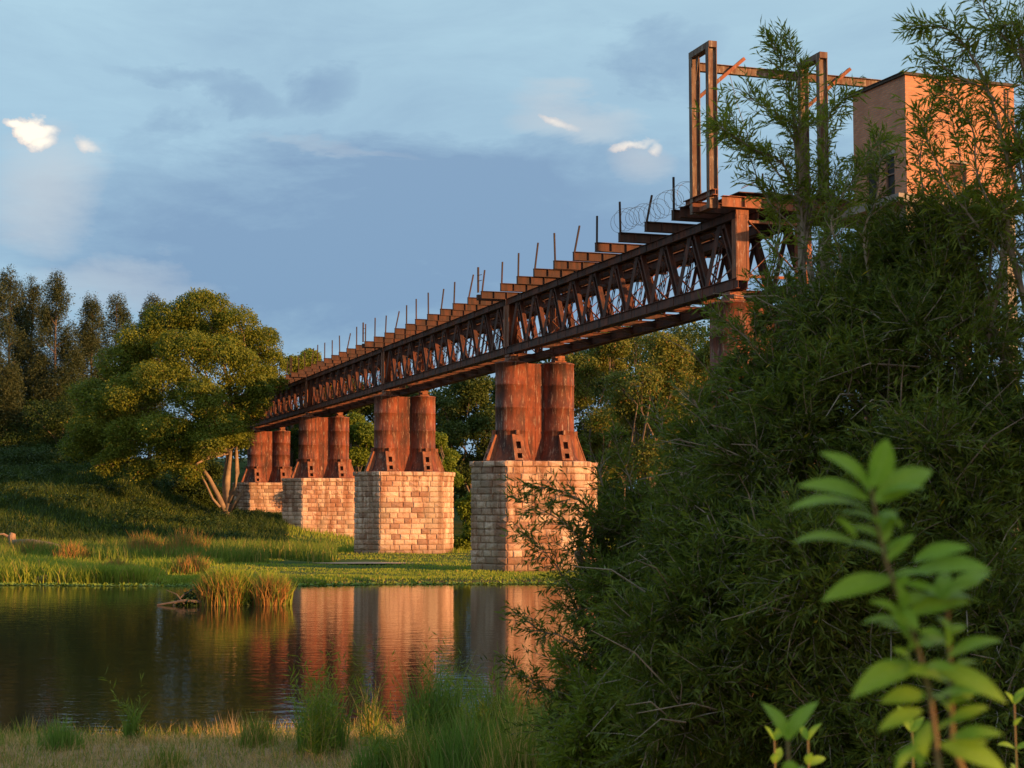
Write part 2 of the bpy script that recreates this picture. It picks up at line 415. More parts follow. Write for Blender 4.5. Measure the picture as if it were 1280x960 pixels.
def chord_mesh(nm, z0, z1, L):
    mb = MB(); h = z1 - z0
    mb.box(-.20, -.185, 0, L, z0 + .02, z1 - .02); mb.box(.185, .20, 0, L, z0 + .02, z1 - .02)
    mb.box(-.27, .27, 0, L, z1 - .02, z1) if nm == 'top_chord' else mb.box(-.27, -.12, 0, L, z1 - .02, z1)
    mb.box(-.27, -.12, 0, L, z0, z0 + .02); mb.box(.12, .27, 0, L, z0, z0 + .02)
    if nm != 'top_chord': mb.box(.12, .27, 0, L, z1 - .02, z1)
    for k in range(NP * 2):
        y = L * (k + .5) / (NP * 2)
        if k % 2 == 0: mb.box(-.222, -.20, y - .34, y + .34, z0 + .03, z1 - .03)
        else: mb.box(-.215, -.20, y - .05, y + .05, z0 + .02, z1 - .02)
        mb.box(-.185, .185, y - .09, y + .09, z0 + .004, z0 + .016)
    return mb.mesh(nm, M_rust)
L_ = S - .12
ME_tc, ME_bc = chord_mesh('top_chord', 2.66, 3.0, L_), chord_mesh('bottom_chord', 0, .40, L_)

def end_post_mesh():
    mb = MB(); w_ = .25
    mb.box(-w_, -w_ + .02, .02, .40, .40, 2.66); mb.box(w_ - .02, w_, .02, .40, .40, 2.66)
    mb.box(-w_ - .02, w_ + .02, 0, .02, .30, 2.98)
    for x in (-.2, .2): mb.box(x - .035, x + .035, -.015, 0, .32, 2.96)
    mb.box(-.26, .26, -.012, 0, .30, .42); mb.box(-.26, .26, -.012, 0, 2.8, 2.97)
    return mb.mesh('end_post', M_rustl)
ME_ep = end_post_mesh()
M_rustb = rust_mat('brown_rusted_steel', (.075, .038, .028), (.125, .050, .030), (.045, .030, .025))
def deck_beam_mesh():
    mb = MB(); x0, x1 = -1.28, 4.5
    mb.box(x0, x1, -.01, .01, .02, .38); mb.box(x0, x1, -.12, .12, .38, .405); mb.box(x0, x1, -.12, .12, 0, .022)
    for k in range(9):
        x = x0 + .02 + (x1 - x0 - .04) * k / 8
        mb.box(x - .012, x + .012, -.1, -.01, .022, .38); mb.box(x - .012, x + .012, .01, .1, .022, .38)
    return mb.mesh('deck_beam', M_rustb)
ME_db = deck_beam_mesh()
M_rustd = rust_mat('silhouette_toned_steel', (.045, .032, .026), (.085, .042, .028), (.03, .024, .022))  # posts seen as silhouettes: their shade is put into the dark colour
ME_rp = MB().box(-.035, .035, -.06, -.045, 0, 1.25).box(-.035, -.02, -.045, .02, 0, 1.25).mesh('railing_post', M_rustd)
def sway_mesh():
    mb = MB()
    mb.bar((TC[0] + .15, 0, .45), (TC[1] - .15, 0, 2.6), .15, .02, (0, 1, 0)); mb.bar((TC[0] + .15, .05, 2.6), (TC[1] - .15, .05, .45), .15, .02, (0, 1, 0))
    return mb.mesh('sway_brace', M_rustl)
ME_sw = sway_mesh()
ME_cs = MB().box(TC[0] + .2, TC[1] - .2, -.09, .09, .10, .13).box(TC[0] + .2, TC[1] - .2, -.01, .01, .13, .34).box(TC[0] + .2, TC[1] - .2, -.09, .09, .34, .36).mesh('floor_strut', M_rust)
ME_lat = MB().bar((TC[0] + .2, .1, .08), (TC[1] - .2, PL - .1, .08), .10, .015, (1, 0, 0)).mesh('lateral_brace', M_rust)
ME_lat2 = MB().bar((TC[1] - .2, .1, .08), (TC[0] + .2, PL - .1, .08), .10, .015, (1, 0, 0)).mesh('lateral_brace', M_rust)
ME_str = MB().box(-.09, .09, 0, L_, 0, .02).box(-.01, .01, 0, L_, .02, .38).box(-.09, .09, 0, L_, .38, .40).mesh('stringer', M_rust)

span_labels = [
    'nearest rusted truss span, between the right bank column pier and the first river pier',
    'second rusted truss span from the camera, between the largest and second largest stone piers',
    'third rusted truss span from the camera, above the gap between the middle two stone piers',
    'fourth rusted truss span, far one that reaches the small stone pier by the fig tree',
    'farthest rusted truss span, disappearing behind the foliage of the fig tree']
for n in range(5):
    u = U0 + n * S
    sp_ = empty('truss_span', bp(0, u, ZB), AX, span_labels[n], 'bridge span', 'truss spans of the railway bridge')
    rr = random.Random(50 + n)
    for side in (0, 1):
        def add(name, me, y=0, z=0):
            o = link(name, me, sp_, (TC[side], y, z))
            if side and name != 'end_post': o.scale = (-1, 1, 1)
            return o
        add('top_chord', ME_tc); add('bottom_chord', ME_bc)
        add('end_post', ME_ep)
        e = add('end_post', ME_ep, L_); e.rotation_euler = (0, 0, math.pi)
        for k in range(NP):
            yb = .22 + PL * k
            if k > 0 or True: add('diagonal', ME_dr, yb + .04)
            add('diagonal', ME_dl, yb + PL - .04)
    for x in (.95, 2.25): link('stringer', ME_str, sp_, (x, 0, 2.58))
    for k in range(NP + 1):
        yb = .22 + PL * k
        if 0 < k < NP:
            link('sway_brace', ME_sw, sp_, (0, yb, 0)); link('floor_strut', ME_cs, sp_, (0, yb, 0))
        if k < NP: link('lateral_brace', ME_lat if k % 2 else ME_lat2, sp_, (0, yb, 0)); link('lateral_brace', ME_lat2 if k % 2 else ME_lat, sp_, (0, yb, 2.62))
        if k == 0 and n == 0: continue
        if k == NP: continue
        db = link('deck_beam', ME_db, sp_, (rr.uniform(-.05, .05), yb, 3.003))
        rp = link('railing_post', ME_rp, db, (-1.22, 0, .407))
        lean = rr.choice([0, 0, 0, .03, .12, -.02, .2]); rp.rotation_euler = (rr.uniform(-.03, .03), lean, 0)
        rp.scale = (1, 1, rr.uniform(.88, 1.06))
        if k == 0:       # paired posts with two rungs over each pier
            rq = link('railing_post', ME_rp, db, (-1.22, .75, .407)); rq.scale = (1.3, 1.3, 1.12)
            MB().bar((-1.24, 0, 1.30), (-1.24, .75, 1.36), .03, .03).bar((-1.24, 0, 1.0), (-1.24, .75, 1.04), .03, .03).build('rung', M_rust, db)
            MB().box(-1.28, .3, .62, .86, 0.0, .30).build('outrigger', M_rust, db)

# near end portal bracing and platform
pf = empty('end_platform', bp(0, U0, ZT), AX, 'rusted steel platform on the near end of the bridge, carrying the tall frames', 'platform')
def ibeam(mb, a, b, h=.4, w_=.24):
    a = Vector(a); b = Vector(b); mb.bar(a, b, .02, h - .04, (b - a).cross(Vector((0, 0, 1)))); z = Vector((0, 0, h / 2 - .01))
    for s_ in (-1, 1): mb.bar(a + z * s_, b + z * s_, w_, .02, (b - a).cross(Vector((0, 0, 1))))
    return mb
mb = ibeam(MB(), (-.62, -.1, .235), (9.2, -.1, .235), .42)
for x in np.arange(.3, 9, 1.05): mb.box(x - .02, x + .02, -.22, -.11, .05, .42)
mb.build('edge_beam', M_rustl, pf)
for y in (1.15, 2.3): ibeam(MB(), (-1.25, y, .205), (9.2, y, .205), .40).build('cross_beam', M_rust, pf)
for x in (-.95, 1.6, 4.2, 6.4): ibeam(MB(), (x, -.25, .55), (x, 2.4, .55), .22).build('bearer', M_rustl if x < 0 else M_rust, pf)
MB().box(.2, 9.2, .1, 2.3, .665, .70).build('deck_plate', M_rust, pf)
for k, x in enumerate((1.2, 2.3, 3.2)):
    MB().bar((x, .1, .7), (x + .02 * k, .1, 1.45), .05, .05).build('railing_post', M_rust, pf)
MB().bar((.3, .1, .82), (1.3, .1, 1.3), .03, .03).bar((1.3, .1, 1.3), (3.2, .1, .9), .025, .025).build('railing_bar', M_rust, pf)
br = empty('portal_bracing', bp(0, U0, ZB), AX, 'rusted cross bracing toned sunlit orange in the open end of the nearest truss', 'bracing')
MB().bar((.52, -.03, 2.55), (2.68, -.03, .55), .11, .02, (0, 1, 0)).build('brace', M_rustl, br)
MB().bar((.52, -.06, .55), (2.68, -.06, 2.55), .09, .02, (0, 1, 0)).build('brace', M_rustl, br)
MB().box(.54, 2.66, -.03, .12, .42, .52).build('strut', M_rustl, br)
MB().box(.54, 2.66, -.03, .12, 2.5, 2.6).build('strut', M_rustl, br)

# ---------------- tall frames on the platform
HT = 6.15
def post(mb, x, y, z0, z1, w_=.30):
    mb.box(x - w_ / 2, x + w_ / 2, y - .02, y + .02, z0, z1)
    mb.box(x - w_ / 2 - .03, x - w_ / 2, y - .13, y + .13, z0, z1); mb.box(x + w_ / 2, x + w_ / 2 + .03, y - .13, y + .13, z0, z1)
    return mb
flabels = ['weathered steel portal frame standing clear against the sky at the left end of the platform',
           'weathered steel portal frame half hidden by willow leaves, next to the brick house']
for k, x in enumerate((-.86, 3.86)):
    fr = empty('steel_gantry', bp(x, U0, ZT + (0.0)), AX, flabels[k], 'steel frame', 'steel portal frames on the platform')
    post(MB(), 0, .2, .02, HT).build('post', M_gant, fr)
    post(MB(), 0, 1.7, .02, HT - .02).build('post', M_gant, fr)
    MB().bar((0, .04, HT + .12), (0, 1.86, HT + .12), .34, .24).build('head_beam', M_gant, fr)
    MB().bar((0, .34, .11), (0, 1.56, .11), .26, .18).build('foot_beam', M_rustl, fr)
    for y0, y1 in ((.34, .62), (1.56, 1.28)):
        g = MB(); b0 = 0
        p = [(-.012, y0, HT - .9), (-.012, y1, HT - .02), (-.012, y0, HT - .02)]
        p += [(.012, a, b_) for (_, a, b_) in p]
        g.v = p; g.f = [(0, 1, 2), (5, 4, 3), (0, 3, 4, 1), (1, 4, 5, 2), (2, 5, 3, 0)]
        g.build('knee_plate', M_gant, fr)
    # brace towards the long beam
    MB().bar((-.05, 1.94, HT - 1.75), (2.25, 1.94, HT + .25), .2, .13, (0, 1, 0)).build('brace', M_rustl, fr)
    p = bp(x + 1.2, U0 + 1.94, ZT + HT)
    MB().bar((.15, 1.94, 1.7 * 0 + .1), (.9, 1.94, .1), .1, .1).build('foot_stub', M_rustl, fr)
mb = ibeam(MB(), (-.5, 1.7, 0), (8.3, 1.7, 0), .34, .2)
lb = mb.build('long_beam', M_gant, None); lb.location = bp(0, U0, ZT + HT - .24); lb.rotation_euler = (0, 0, AX)
# cut where frame posts are crossed: the beam runs just beyond the far posts
for v in lb.data.vertices: v.co.y += .30
tag(lb, 'long rusty steel beam joining the tops of both tall frames and running to the brick house', 'steel beam')
pts = [bp(.9, U0 + 1.9, ZT + HT - .6) + Vector((0, 0, 0))]
a, b_ = bp(.75, U0 + 1.9, ZT + HT - .45), bp(1.9, U0 + 2.4, ZT + HT - 2.9)
pts = [a.lerp(b_, s_ / 8) + Vector((0, 0, -.5 * math.sin(math.pi * s_ / 8) * .5)) for s_ in range(9)]
tag(MB().tube(pts, .012, 4).build('loose_cable', M_wire), 'thin loose cable dangling from the long beam between the tall frames', 'cable')

# barbed wire coil on the walkway brackets
pts = []
for k in range(420):
    s_ = k / 419; a = s_ * 2 * math.pi * 15
    r = .42 + .06 * math.sin(s_ * 23)
    pts.append(bp(-1.05 + r * math.cos(a), U0 + 1.6 + s_ * 7.5 + .12 * math.sin(a * .7), ZT + .85 + r * math.sin(a) + .1 * math.sin(s_ * 9)))
tag(MB().tube(pts, .009, 3).build('barbed_wire_coil', M_wire), 'coil of razor wire looped along the handrail posts near the tall frames', 'razor wire')

# ------------------------------------------------------------------ brick house on stilts
HZ0 = 14.75; HW, HD, HH = 4.8, 3.4, 4.42; HR = R(21)
hb = P(1131, 87, 57.0); bh = empty('brick_house', (hb.x, hb.y, HZ0), HR, 'small orange brick pump house with flat roof behind the willow at upper right', 'brick house')
def uvbox(name, x0, x1, y0, y1, z0, z1, mt, parent):
    mb = MB().box(x0, x1, y0, y1, z0, z1); o = mb.build(name, mt, parent)
    uv = o.data.uv_layers.new(name='UVMap')
    for p in o.data.polygons:
        nrm = p.normal
        for li in p.loop_indices:
            c = o.data.vertices[o.data.loops[li].vertex_index].co
            uv.data[li].uv = (c.y if abs(nrm.x) > .5 else c.x, c.z if abs(nrm.z) < .5 else c.y)
    return o
Wt = .23
def wall(name, axis, pos0, lo, hi, holes):
    """brick wall with openings: holes = (a0,a1,z0,z1)"""
    cutsa = sorted({lo, hi, *[h[0] for h in holes], *[h[1] for h in holes]}); cutsz = sorted({0, HH, *[h[2] for h in holes], *[h[3] for h in holes]})
    mb = MB()
    for a0, a1 in zip(cutsa, cutsa[1:]):
        for z0, z1 in zip(cutsz, cutsz[1:]):
            if any(h[0] <= a0 and a1 <= h[1] and h[2] <= z0 and z1 <= h[3] for h in holes): continue
            if axis == 'x': mb.box(a0, a1, pos0, pos0 + Wt, z0, z1)
            else: mb.box(pos0, pos0 + Wt, a0, a1, z0, z1)
    o = mb.build(name, M_brick, bh); uv = o.data.uv_layers.new(name='UVMap')
    for p in o.data.polygons:
        for li in p.loop_indices:
            c = o.data.vertices[o.data.loops[li].vertex_index].co
            uv.data[li].uv = (c.y if abs(p.normal.x) > .5 else c.x, c.z if abs(p.normal.z) < .5 else c.y)
    return o
wall('wall', 'x', 0, 0, HW, [(1.85, 2.6, .6, 1.35), (1.22, 1.36, 2.2, 2.34)])
wall('wall', 'x', HD - Wt, 0, HW, [])
wall('wall', 'y', 0, Wt, HD - Wt, [(.75, 1.35, .2, 1.7), (1.9, 2.55, .1, 1.6)])
wall('wall', 'y', HW - Wt, Wt, HD - Wt, [])
MB().box(-.10, HW + .10, -.10, HD + .10, HH + .003, HH + .09).build('roof', M_dark, bh)
MB().box(-.14, HW + .3, -.05, HD + .14, HH + .093, HH + .12).build('roof_sheet', M_dark, bh)
lv = MB()
for k in range(8): lv.bar((1.86, .10, .65 + k * .09), (2.59, .10, .65 + k * .09), .09, .012, (0, .8, -.6))
lv.build('louvre', M_louv, bh)
MB().box(.10, .13, .76, 1.34, .21, 1.69).build('window', M_void, bh)
MB().box(.08, .12, 1.91, 2.54, .11, 1.59).build('dark_doorway', M_void, bh)  # dark sheet painted in for the unlit doorway
fm = MB(); fm.box(.04, .10, .752, .80, .22, 1.68).box(.04, .10, 1.30, 1.348, .22, 1.68).box(.04, .098, .80, 1.30, 1.60, 1.66).box(.04, .098, .80, 1.30, .95, 1.0); fm.build('window_frame', M_louv, bh)
MB().box(-.02, .2, .65, 1.45, 1.702, 1.84).build('lintel', M_conc, bh)
MB().box(-.02, .2, 1.8, 2.65, 1.602, 1.74).build('lintel', M_conc, bh)
MB().box(1.75, 2.7, -.03, .15, 1.352, 1.45).build('lintel', M_conc, bh)
MB().box(1.75, 2.7, -.05, .15, .52, .598).build('sill', M_conc, bh)
MB().tube([(4.45, -.09, .0), (4.45, -.09, 4.3)], .04, 8).build('downpipe', M_louv, bh)
MB().box(1.23, 1.35, .08, .12, 2.21, 2.33).build('air_brick', M_louv, bh)
MB().box(-.6, HW + .4, -.35, HD + .5, -.30, -.003).build('floor_slab', M_conc, bh)
for x in (0, HW - .4):
    for y in (.1, HD - .5):
        MB().box(x, x + .4, y, y + .4, -13.6, -.303).build('stilt', M_conc, bh)
for z in (-5, -9.5):
    MB().box(.41, HW - .41, .15, .42, z, z + .35).build('tie_beam', M_conc, bh); MB().box(.05, .32, .51, HD - .51, z, z + .35).build('tie_beam', M_conc, bh)

# ------------------------------------------------------------------ piers
def stone_mesh(seed):
    r = random.Random(seed); v = [(-.5, .5, -.5), (.5, .5, -.5), (.5, .5, .5), (-.5, .5, .5), (-.5, -.40, -.5), (.5, -.40, -.5), (.5, -.40, .5), (-.5, -.40, .5)]
    for (x, z) in ((-.43, -.36), (.43, -.36), (.43, .36), (-.43, .36)): v.append((x + r.uniform(-.03, .03), -.5 - r.uniform(-.03, .1), z + r.uniform(-.06, .06)))
    v.append((r.uniform(-.2, .2), -.58 - r.uniform(0, .18), r.uniform(-.15, .15)))
    f = [(0, 1, 2, 3)[::-1], (0, 1, 5, 4), (1, 2, 6, 5), (2, 3, 7, 6), (3, 0, 4, 7), (4, 5, 9, 8), (5, 6, 10, 9), (6, 7, 11, 10), (7, 4, 8, 11), (8, 9, 12), (9, 10, 12), (10, 11, 12), (11, 8, 12)]
    me = bpy.data.meshes.new('stone'); me.from_pydata(v, [], f); me.materials.append(M_stone)
    import bmesh
    bm = bmesh.new(); bm.from_mesh(me); bmesh.ops.recalc_face_normals(bm, faces=bm.faces); bm.to_mesh(me); bm.free()
    return me
STN = [stone_mesh(k) for k in range(8)]

CR = .87
def column_mesh(h):
    prof = [(h, .02), (h, CR - .12), (h - .05, CR + .03), (h - .10, CR + .03), (h - .101, CR)]
    for z in (h * .77, h * .54, h * .31): prof += [(z + .055, CR), (z + .05, CR + .012), (z - .05, CR + .012), (z - .055, CR)]
    prof += [(1.05, CR + .01), (.72, CR + .07), (.35, CR + .16), (.08, CR + .26), (.075, CR + .34), (0, CR + .34)]
    n = 40; mb = MB()
    for z, r in prof:
        for j in range(n): mb.v.append((r * math.cos(2 * math.pi * j / n), r * math.sin(2 * math.pi * j / n), z))
    for i in range(len(prof) - 1):
        for j in range(n):
            q = i * n + j; r_ = i * n + (j + 1) % n; mb.f.append((q, q + n, r_ + n, r_))
    # rivets round the bands
    for z in (h * .77, h * .54, h * .31):
        for j in range(40):
            a = 2 * math.pi * j / 40
            for dz in (-.03, .03):
                c = Vector(((CR + .012) * math.cos(a), (CR + .012) * math.sin(a), z + dz)); o_ = Vector((math.cos(a), math.sin(a), 0)); s_ = Vector((-math.sin(a), math.cos(a), 0))
                b0 = len(mb.v); mb.v += [tuple(c + s_ * .018), tuple(c + Vector((0, 0, .018))), tuple(c - s_ * .018), tuple(c - Vector((0, 0, .018))), tuple(c + o_ * .02)]
                mb.f += [(b0, b0 + 1, b0 + 4), (b0 + 1, b0 + 2, b0 + 4), (b0 + 2, b0 + 3, b0 + 4), (b0 + 3, b0, b0 + 4)]
    me = mb.mesh('column', M_rustc)
    sm = [True] * (n * (len(prof) - 1)) + [False] * (len(mb.f) - n * (len(prof) - 1))
    me.polygons.foreach_set('use_smooth', sm)
    return me
CH = 5.35
ME_col = column_mesh(CH)
def bracket_mesh():
    """sloping strap with two square holes between two side gussets; -Y is outward"""
    mb = MB(); a = Vector((0, -CR - .62, .04)); b = Vector((0, -CR - .10, 1.42)); d = b - a
    def rect(x0, x1, t0, t1): mb.bar(a + d * t0 + Vector(((x0 + x1) / 2, 0, 0)), a + d * t1 + Vector(((x0 + x1) / 2, 0, 0)), x1 - x0, .05, (1, 0, 0))
    rect(-.30, -.13, 0, 1); rect(.13, .30, 0, 1); rect(-.128, .128, .0, .07); rect(-.128, .128, .27, .45); rect(-.128, .128, .72, 1.0)
    for x in (-.26, .26):
        p = [(x - .012, -CR - .58, .04), (x - .012, -CR + .05, .04), (x - .012, -CR + .05, 1.42), (x - .012, -CR - .08, 1.42)]
        p += [(q[0] + .024, q[1], q[2]) for q in p]; b0 = len(mb.v); mb.v += p
        mb.f += [(b0, b0+1, b0+2, b0+3), (b0+7, b0+6, b0+5, b0+4), (b0, b0+4, b0+5, b0+1), (b0+1, b0+5, b0+6, b0+2), (b0+2, b0+6, b0+7, b0+3), (b0+3, b0+7, b0+4, b0)]
    mb.box(-.08, .08, -CR - .22, -CR - .03, 1.42, 1.66)
    return mb.mesh('anchor_bracket', M_rustl)
ME_brk = bracket_mesh()
ME_bear = MB().box(-.32, .32, -.45, .45, .0, .10).box(-.2, .2, -.55, .55, .10, .26).box(-.27, .27, -.35, .35, .26, .385).mesh('bearing', M_rustl)

PW, PD, PC = 4.4, 3.72, 1.38              # straight front, depth, and how far the pointed ends stand out
pier_labels = ['column pier at the near bridge end, mostly hidden by the willow',
               'nearest full stone pier with twin rusted columns, its lower right half behind willow sprays',
               'second stone pier with twin rusted columns, standing bright and unobstructed above the water reflection',
               'third stone pier with twin rusted columns, overlapped at its right by a nearer pier',
               'farthest stone pier with twin rusted columns, lowest one beside the pale fig trunk']
for n in range(5):
    u = U0 + n * S - (.25 if n else -.9)
    c = bp(1.6, u); zt = 5.95; zbot = [-.6, -.35, -.35, -.25, 1.0][n]
    pr = empty('bridge_pier', (c.x, c.y, 0), AX, pier_labels[n], 'bridge pier', 'stone piers of the railway bridge')
    W2, D2 = PW / 2, PD / 2
    plan = [(-W2 - PC, 0), (-W2, -D2), (W2, -D2), (W2 + PC, 0), (W2, D2), (-W2, D2)]
    cb = MB(); cb.v = [(x * .965, y * .93, z_) for z_ in (zbot - .6, zt - .02) for x, y in plan]
    cb.f = [tuple(range(6))[::-1], tuple(range(6, 12))] + [(j, (j + 1) % 6, (j + 1) % 6 + 6, j + 6) for j in range(6)]
    cb.build('core', M_mortar, pr)
    rr = random.Random(90 + n); ch = .365; k = 0; z = zt - .30
    stuff = MB()
    def course(z0, z1, out, k):
        for fc in range(6):
            ax_, ay_ = plan[fc]; bx_, by_ = plan[(fc + 1) % 6]; Lf = math.hypot(bx_ - ax_, by_ - ay_); dx_, dy_ = (bx_ - ax_) / Lf, (by_ - ay_) / Lf
            ang = math.atan2(dy_, dx_); e_ = out * .5; lo_, hi_ = -e_, Lf + e_
            ends = [lo_]; x = lo_ + (rr.uniform(.62, .85) if (k + fc) % 2 else rr.uniform(.30, .48))
            while x < hi_ - .38: ends.append(x); x += rr.uniform(.5, .95)
            ends.append(hi_)
            for x0, x1 in zip(ends, ends[1:]):
                g = .006; dep = .30; cx = (x0 + x1) / 2; wx = x1 - x0 - 2 * g
                mt = (Matrix.Translation((ax_ + dx_ * cx, ay_ + dy_ * cx, (z0 + z1) / 2)) @ Matrix.Rotation(ang, 4, 'Z')
                      @ Matrix.Translation((0, -out + dep / 2 - rr.uniform(0, .045), 0)) @ Matrix.Diagonal((wx, dep, z1 - z0 - 2 * g, 1)))
                if fc < 3:
                    o = link('stone', STN[rr.randrange(8)], pr); o.matrix_local = mt
                else:
                    me = STN[rr.randrange(8)]; b0 = len(stuff.v); stuff.v += [tuple(mt @ v.co) for v in me.vertices]
                    stuff.f += [tuple(b0 + q for q in p.vertices) for p in me.polygons]
    course(zt - .30, zt, .10, 0)
    k = 1
    while z > zbot:
        course(z - ch, z, 0, k); z -= ch; k += 1
    tag(stuff.build('stone', M_stone, pr), kind='stuff')
    for x in (TC[0] - 1.6, TC[1] - 1.6):
        cl = link('column', ME_col, pr, (x, 0, zt + .003))
        for rz in (0, (-math.pi / 2 if x < 0 else math.pi / 2), math.pi):
            o = link('anchor_bracket', ME_brk, cl); o.rotation_euler = (0, 0, rz)
        o = link('bearing', ME_bear, cl, (0, 0, CH + .003))
    mb = MB().box(-.80, .80, -.16, .16, zt + .003, zt + CH - .06)
    for q in (.31, .54, .77): mb.box(-.70, .70, -.172, -.16, zt + CH * q - .05, zt + CH * q + .05)
    mb.box(-.03, .03, -.18, -.16, zt + .05, zt + CH - .1)
    mb.build('web_plate', M_rustc, pr)


# ------------------------------------------------------------------ trees
def crown(lobes, n, size, asp=.7, seed=1, squash=.75, shell=(.55, 1.05), droop=0.0, sub=0):
    r = np.random.default_rng(seed); V = []; 
    lob = np.array(lobes, float)
    if sub:                                      # smaller clumps sitting on every lobe
        k = len(lob); rep_ = np.repeat(lob, sub, 0); dd = rand_dirs(k * sub, r); dd[:, 2] = np.where(r.random(k * sub) < .4, np.abs(dd[:, 2]), dd[:, 2])
        ss = rep_.copy(); ss[:, :3] += dd * rep_[:, 3:] * .72 * np.array([1, 1, squash]); ss[:, 3] *= r.uniform(.25, .55, k * sub); lob = ss
        par = np.array(lobes, float); par[:, 3] *= .95
        w1 = lob[:, 3] ** 2; w2 = par[:, 3] ** 2
        wgt = np.concatenate([w1 / w1.sum() * .52, w2 / w2.sum() * .48]); lob = np.concatenate([lob, par])
    else: wgt = lob[:, 3] ** 2; wgt /= wgt.sum()
    idx = r.choice(len(lob), n, p=wgt); d = rand_dirs(n, r)
    d[:, 2] = np.where(r.random(n) < .25, np.abs(d[:, 2]), d[:, 2])
    # ragged lobes: radius modulated by direction
    a = np.arctan2(d[:, 1], d[:, 0]); ph = idx * 1.7
    rad = lob[idx, 3] * (shell[0] + (shell[1] - shell[0]) * r.random(n) ** .5) * (1 + .16 * np.sin(3 * a + ph) * np.cos(4 * d[:, 2] + ph) + .1 * np.sin(9 * a + 5 * d[:, 2] + ph))
    p = lob[idx, :3] + d * rad[:, None] * np.array([1, 1, squash])
    # keep leaves in tufts
    tuft = rand_dirs(n, r) * (size * .6)
    nr = unit(d * .6 + rand_dirs(n, r) * .9 + np.array([0, 0, .35])); dr = rand_dirs(n, r); dr[:, 2] -= droop
    dr = unit(dr - nr * np.sum(dr * nr, 1, keepdims=True))
    sz = size * r.uniform(.6, 1.3, n)
    return diamonds(p + tuft, dr, nr, sz, sz * asp, .05)


def limbs(mb, base, fork, lobes, r0, seed=1, n=7):
    r = random.Random(seed); base = Vector(base); fork = Vector(fork)
    pts = []
    for k in range(6):
        s_ = k / 5; pts.append(base.lerp(fork, s_) + Vector((r.uniform(-1, 1), r.uniform(-1, 1), 0)) * r0 * .35 * math.sin(math.pi * s_))
    rad = [r0 * (1.45 if k == 0 else 1.1 if k == 1 else 1) * (1 - .35 * k / 5) for k in range(6)]
    mb.tube(pts, rad, n)
    for lb_ in lobes:
        e = Vector(lb_[:3]); d = e - fork; m1 = fork + d * .35 + Vector((r.uniform(-.12, .12), r.uniform(-.12, .12), r.uniform(0, .12))) * d.length
        m2 = fork + d * .7 + Vector((r.uniform(-.1, .1), r.uniform(-.1, .1), r.uniform(-.02, .1))) * d.length
        mb.tube([fork, m1, m2, e], [r0 * .5, r0 * .33, r0 * .2, r0 * .06], 5, False)
        for q in range(4):
            dd = Vector((r.uniform(-1, 1), r.uniform(-1, 1), r.uniform(-.3, 1))).normalized() * lb_[3] * .85
            mb.tube([m2.lerp(e, q / 4), e + dd * .5, e + dd], [r0 * .12, r0 * .07, r0 * .03], 4, False)


def tree(name, label, base, height, lobes, n, size, lm, bm=M_bark, r0=.35, fork=None, group=None, cat='tree', seed=1, asp=.7, squash=.75, shell=(.5, 1.05), droop=0.0, extra=None, sub=7):
    """lobes are in coordinates relative to the base"""
    root = empty(name, base, 0, label, cat, group)
    v, f = crown(lobes, n, size, asp, seed, squash, shell, droop, sub)
    link('crown', np_mesh('crown', v, f, lm), root)
    mb = MB(); fork = fork or (0, 0, height * .3)
    limbs(mb, (0, 0, -.4), fork, [l for l in lobes if l[3] > 0], r0, seed)
    if extra: extra(mb)
    mb.build('trunk', bm, root, True)
    return root


def auto_lobes(w_, h0, h1, k, r, seed, flat=.0, depth=None):
    q = random.Random(seed); out = []
    depth = depth or w_
    for i_ in range(k):
        a = q.uniform(0, 2 * math.pi); s_ = q.random(); z = h0 + (h1 - h0) * s_
        env = math.sin(math.pi * min(max(.12 + .78 * s_, 0), 1)) ** .6
        rr_ = env * q.random() ** .5
        out.append((math.cos(a) * rr_ * w_ / 2, math.sin(a) * rr_ * depth / 2, z, r * q.uniform(.65, 1.15)))
    return out

def gz(x, y): return float(hz(x, y))

# the big fig
fb = P(281, 648, 141); fb.z = gz(fb.x, fb.y)
def fl(px, py, r, Y=141):
    p = P(px, py, Y); return (p.x - fb.x, p.y - fb.y, p.z - fb.z, r)
fig = [fl(210, 400, 2.2), fl(255, 393, 2.4), fl(295, 405, 2.2), fl(325, 430, 1.9, 143), fl(338, 455, 1.7, 143), fl(180, 425, 2.2), fl(150, 455, 2.3), fl(235, 440, 2.6, 137),
       fl(280, 450, 2.5, 137), fl(205, 480, 2.6, 136), fl(160, 500, 2.6, 137), fl(250, 500, 2.5, 135), fl(305, 490, 2.2, 139), fl(120, 500, 2.2, 139), fl(120, 535, 2.3, 138), fl(160, 550, 2.4, 136),
       fl(205, 540, 2.4, 134), fl(250, 545, 2.0, 135), fl(285, 530, 1.9, 138), fl(100, 560, 1.8, 138), fl(215, 575, 1.7, 135), fl(180, 590, 1.3, 136), fl(235, 575, 1.4, 137), fl(310, 520, 1.3, 142),
       fl(322, 475, 1.7, 141), fl(230, 415, 2.2, 145), fl(265, 425, 2.2, 146), fl(300, 440, 2.2, 146), fl(190, 450, 2.5, 146), fl(262, 556, 1.5, 133), fl(298, 545, 1.4, 139), fl(240, 592, 1.0, 134), fl(275, 540, 1.8, 134), fl(318, 505, 1.5, 139), fl(135, 580, 1.4, 136), fl(345, 480, 1.1, 143)]
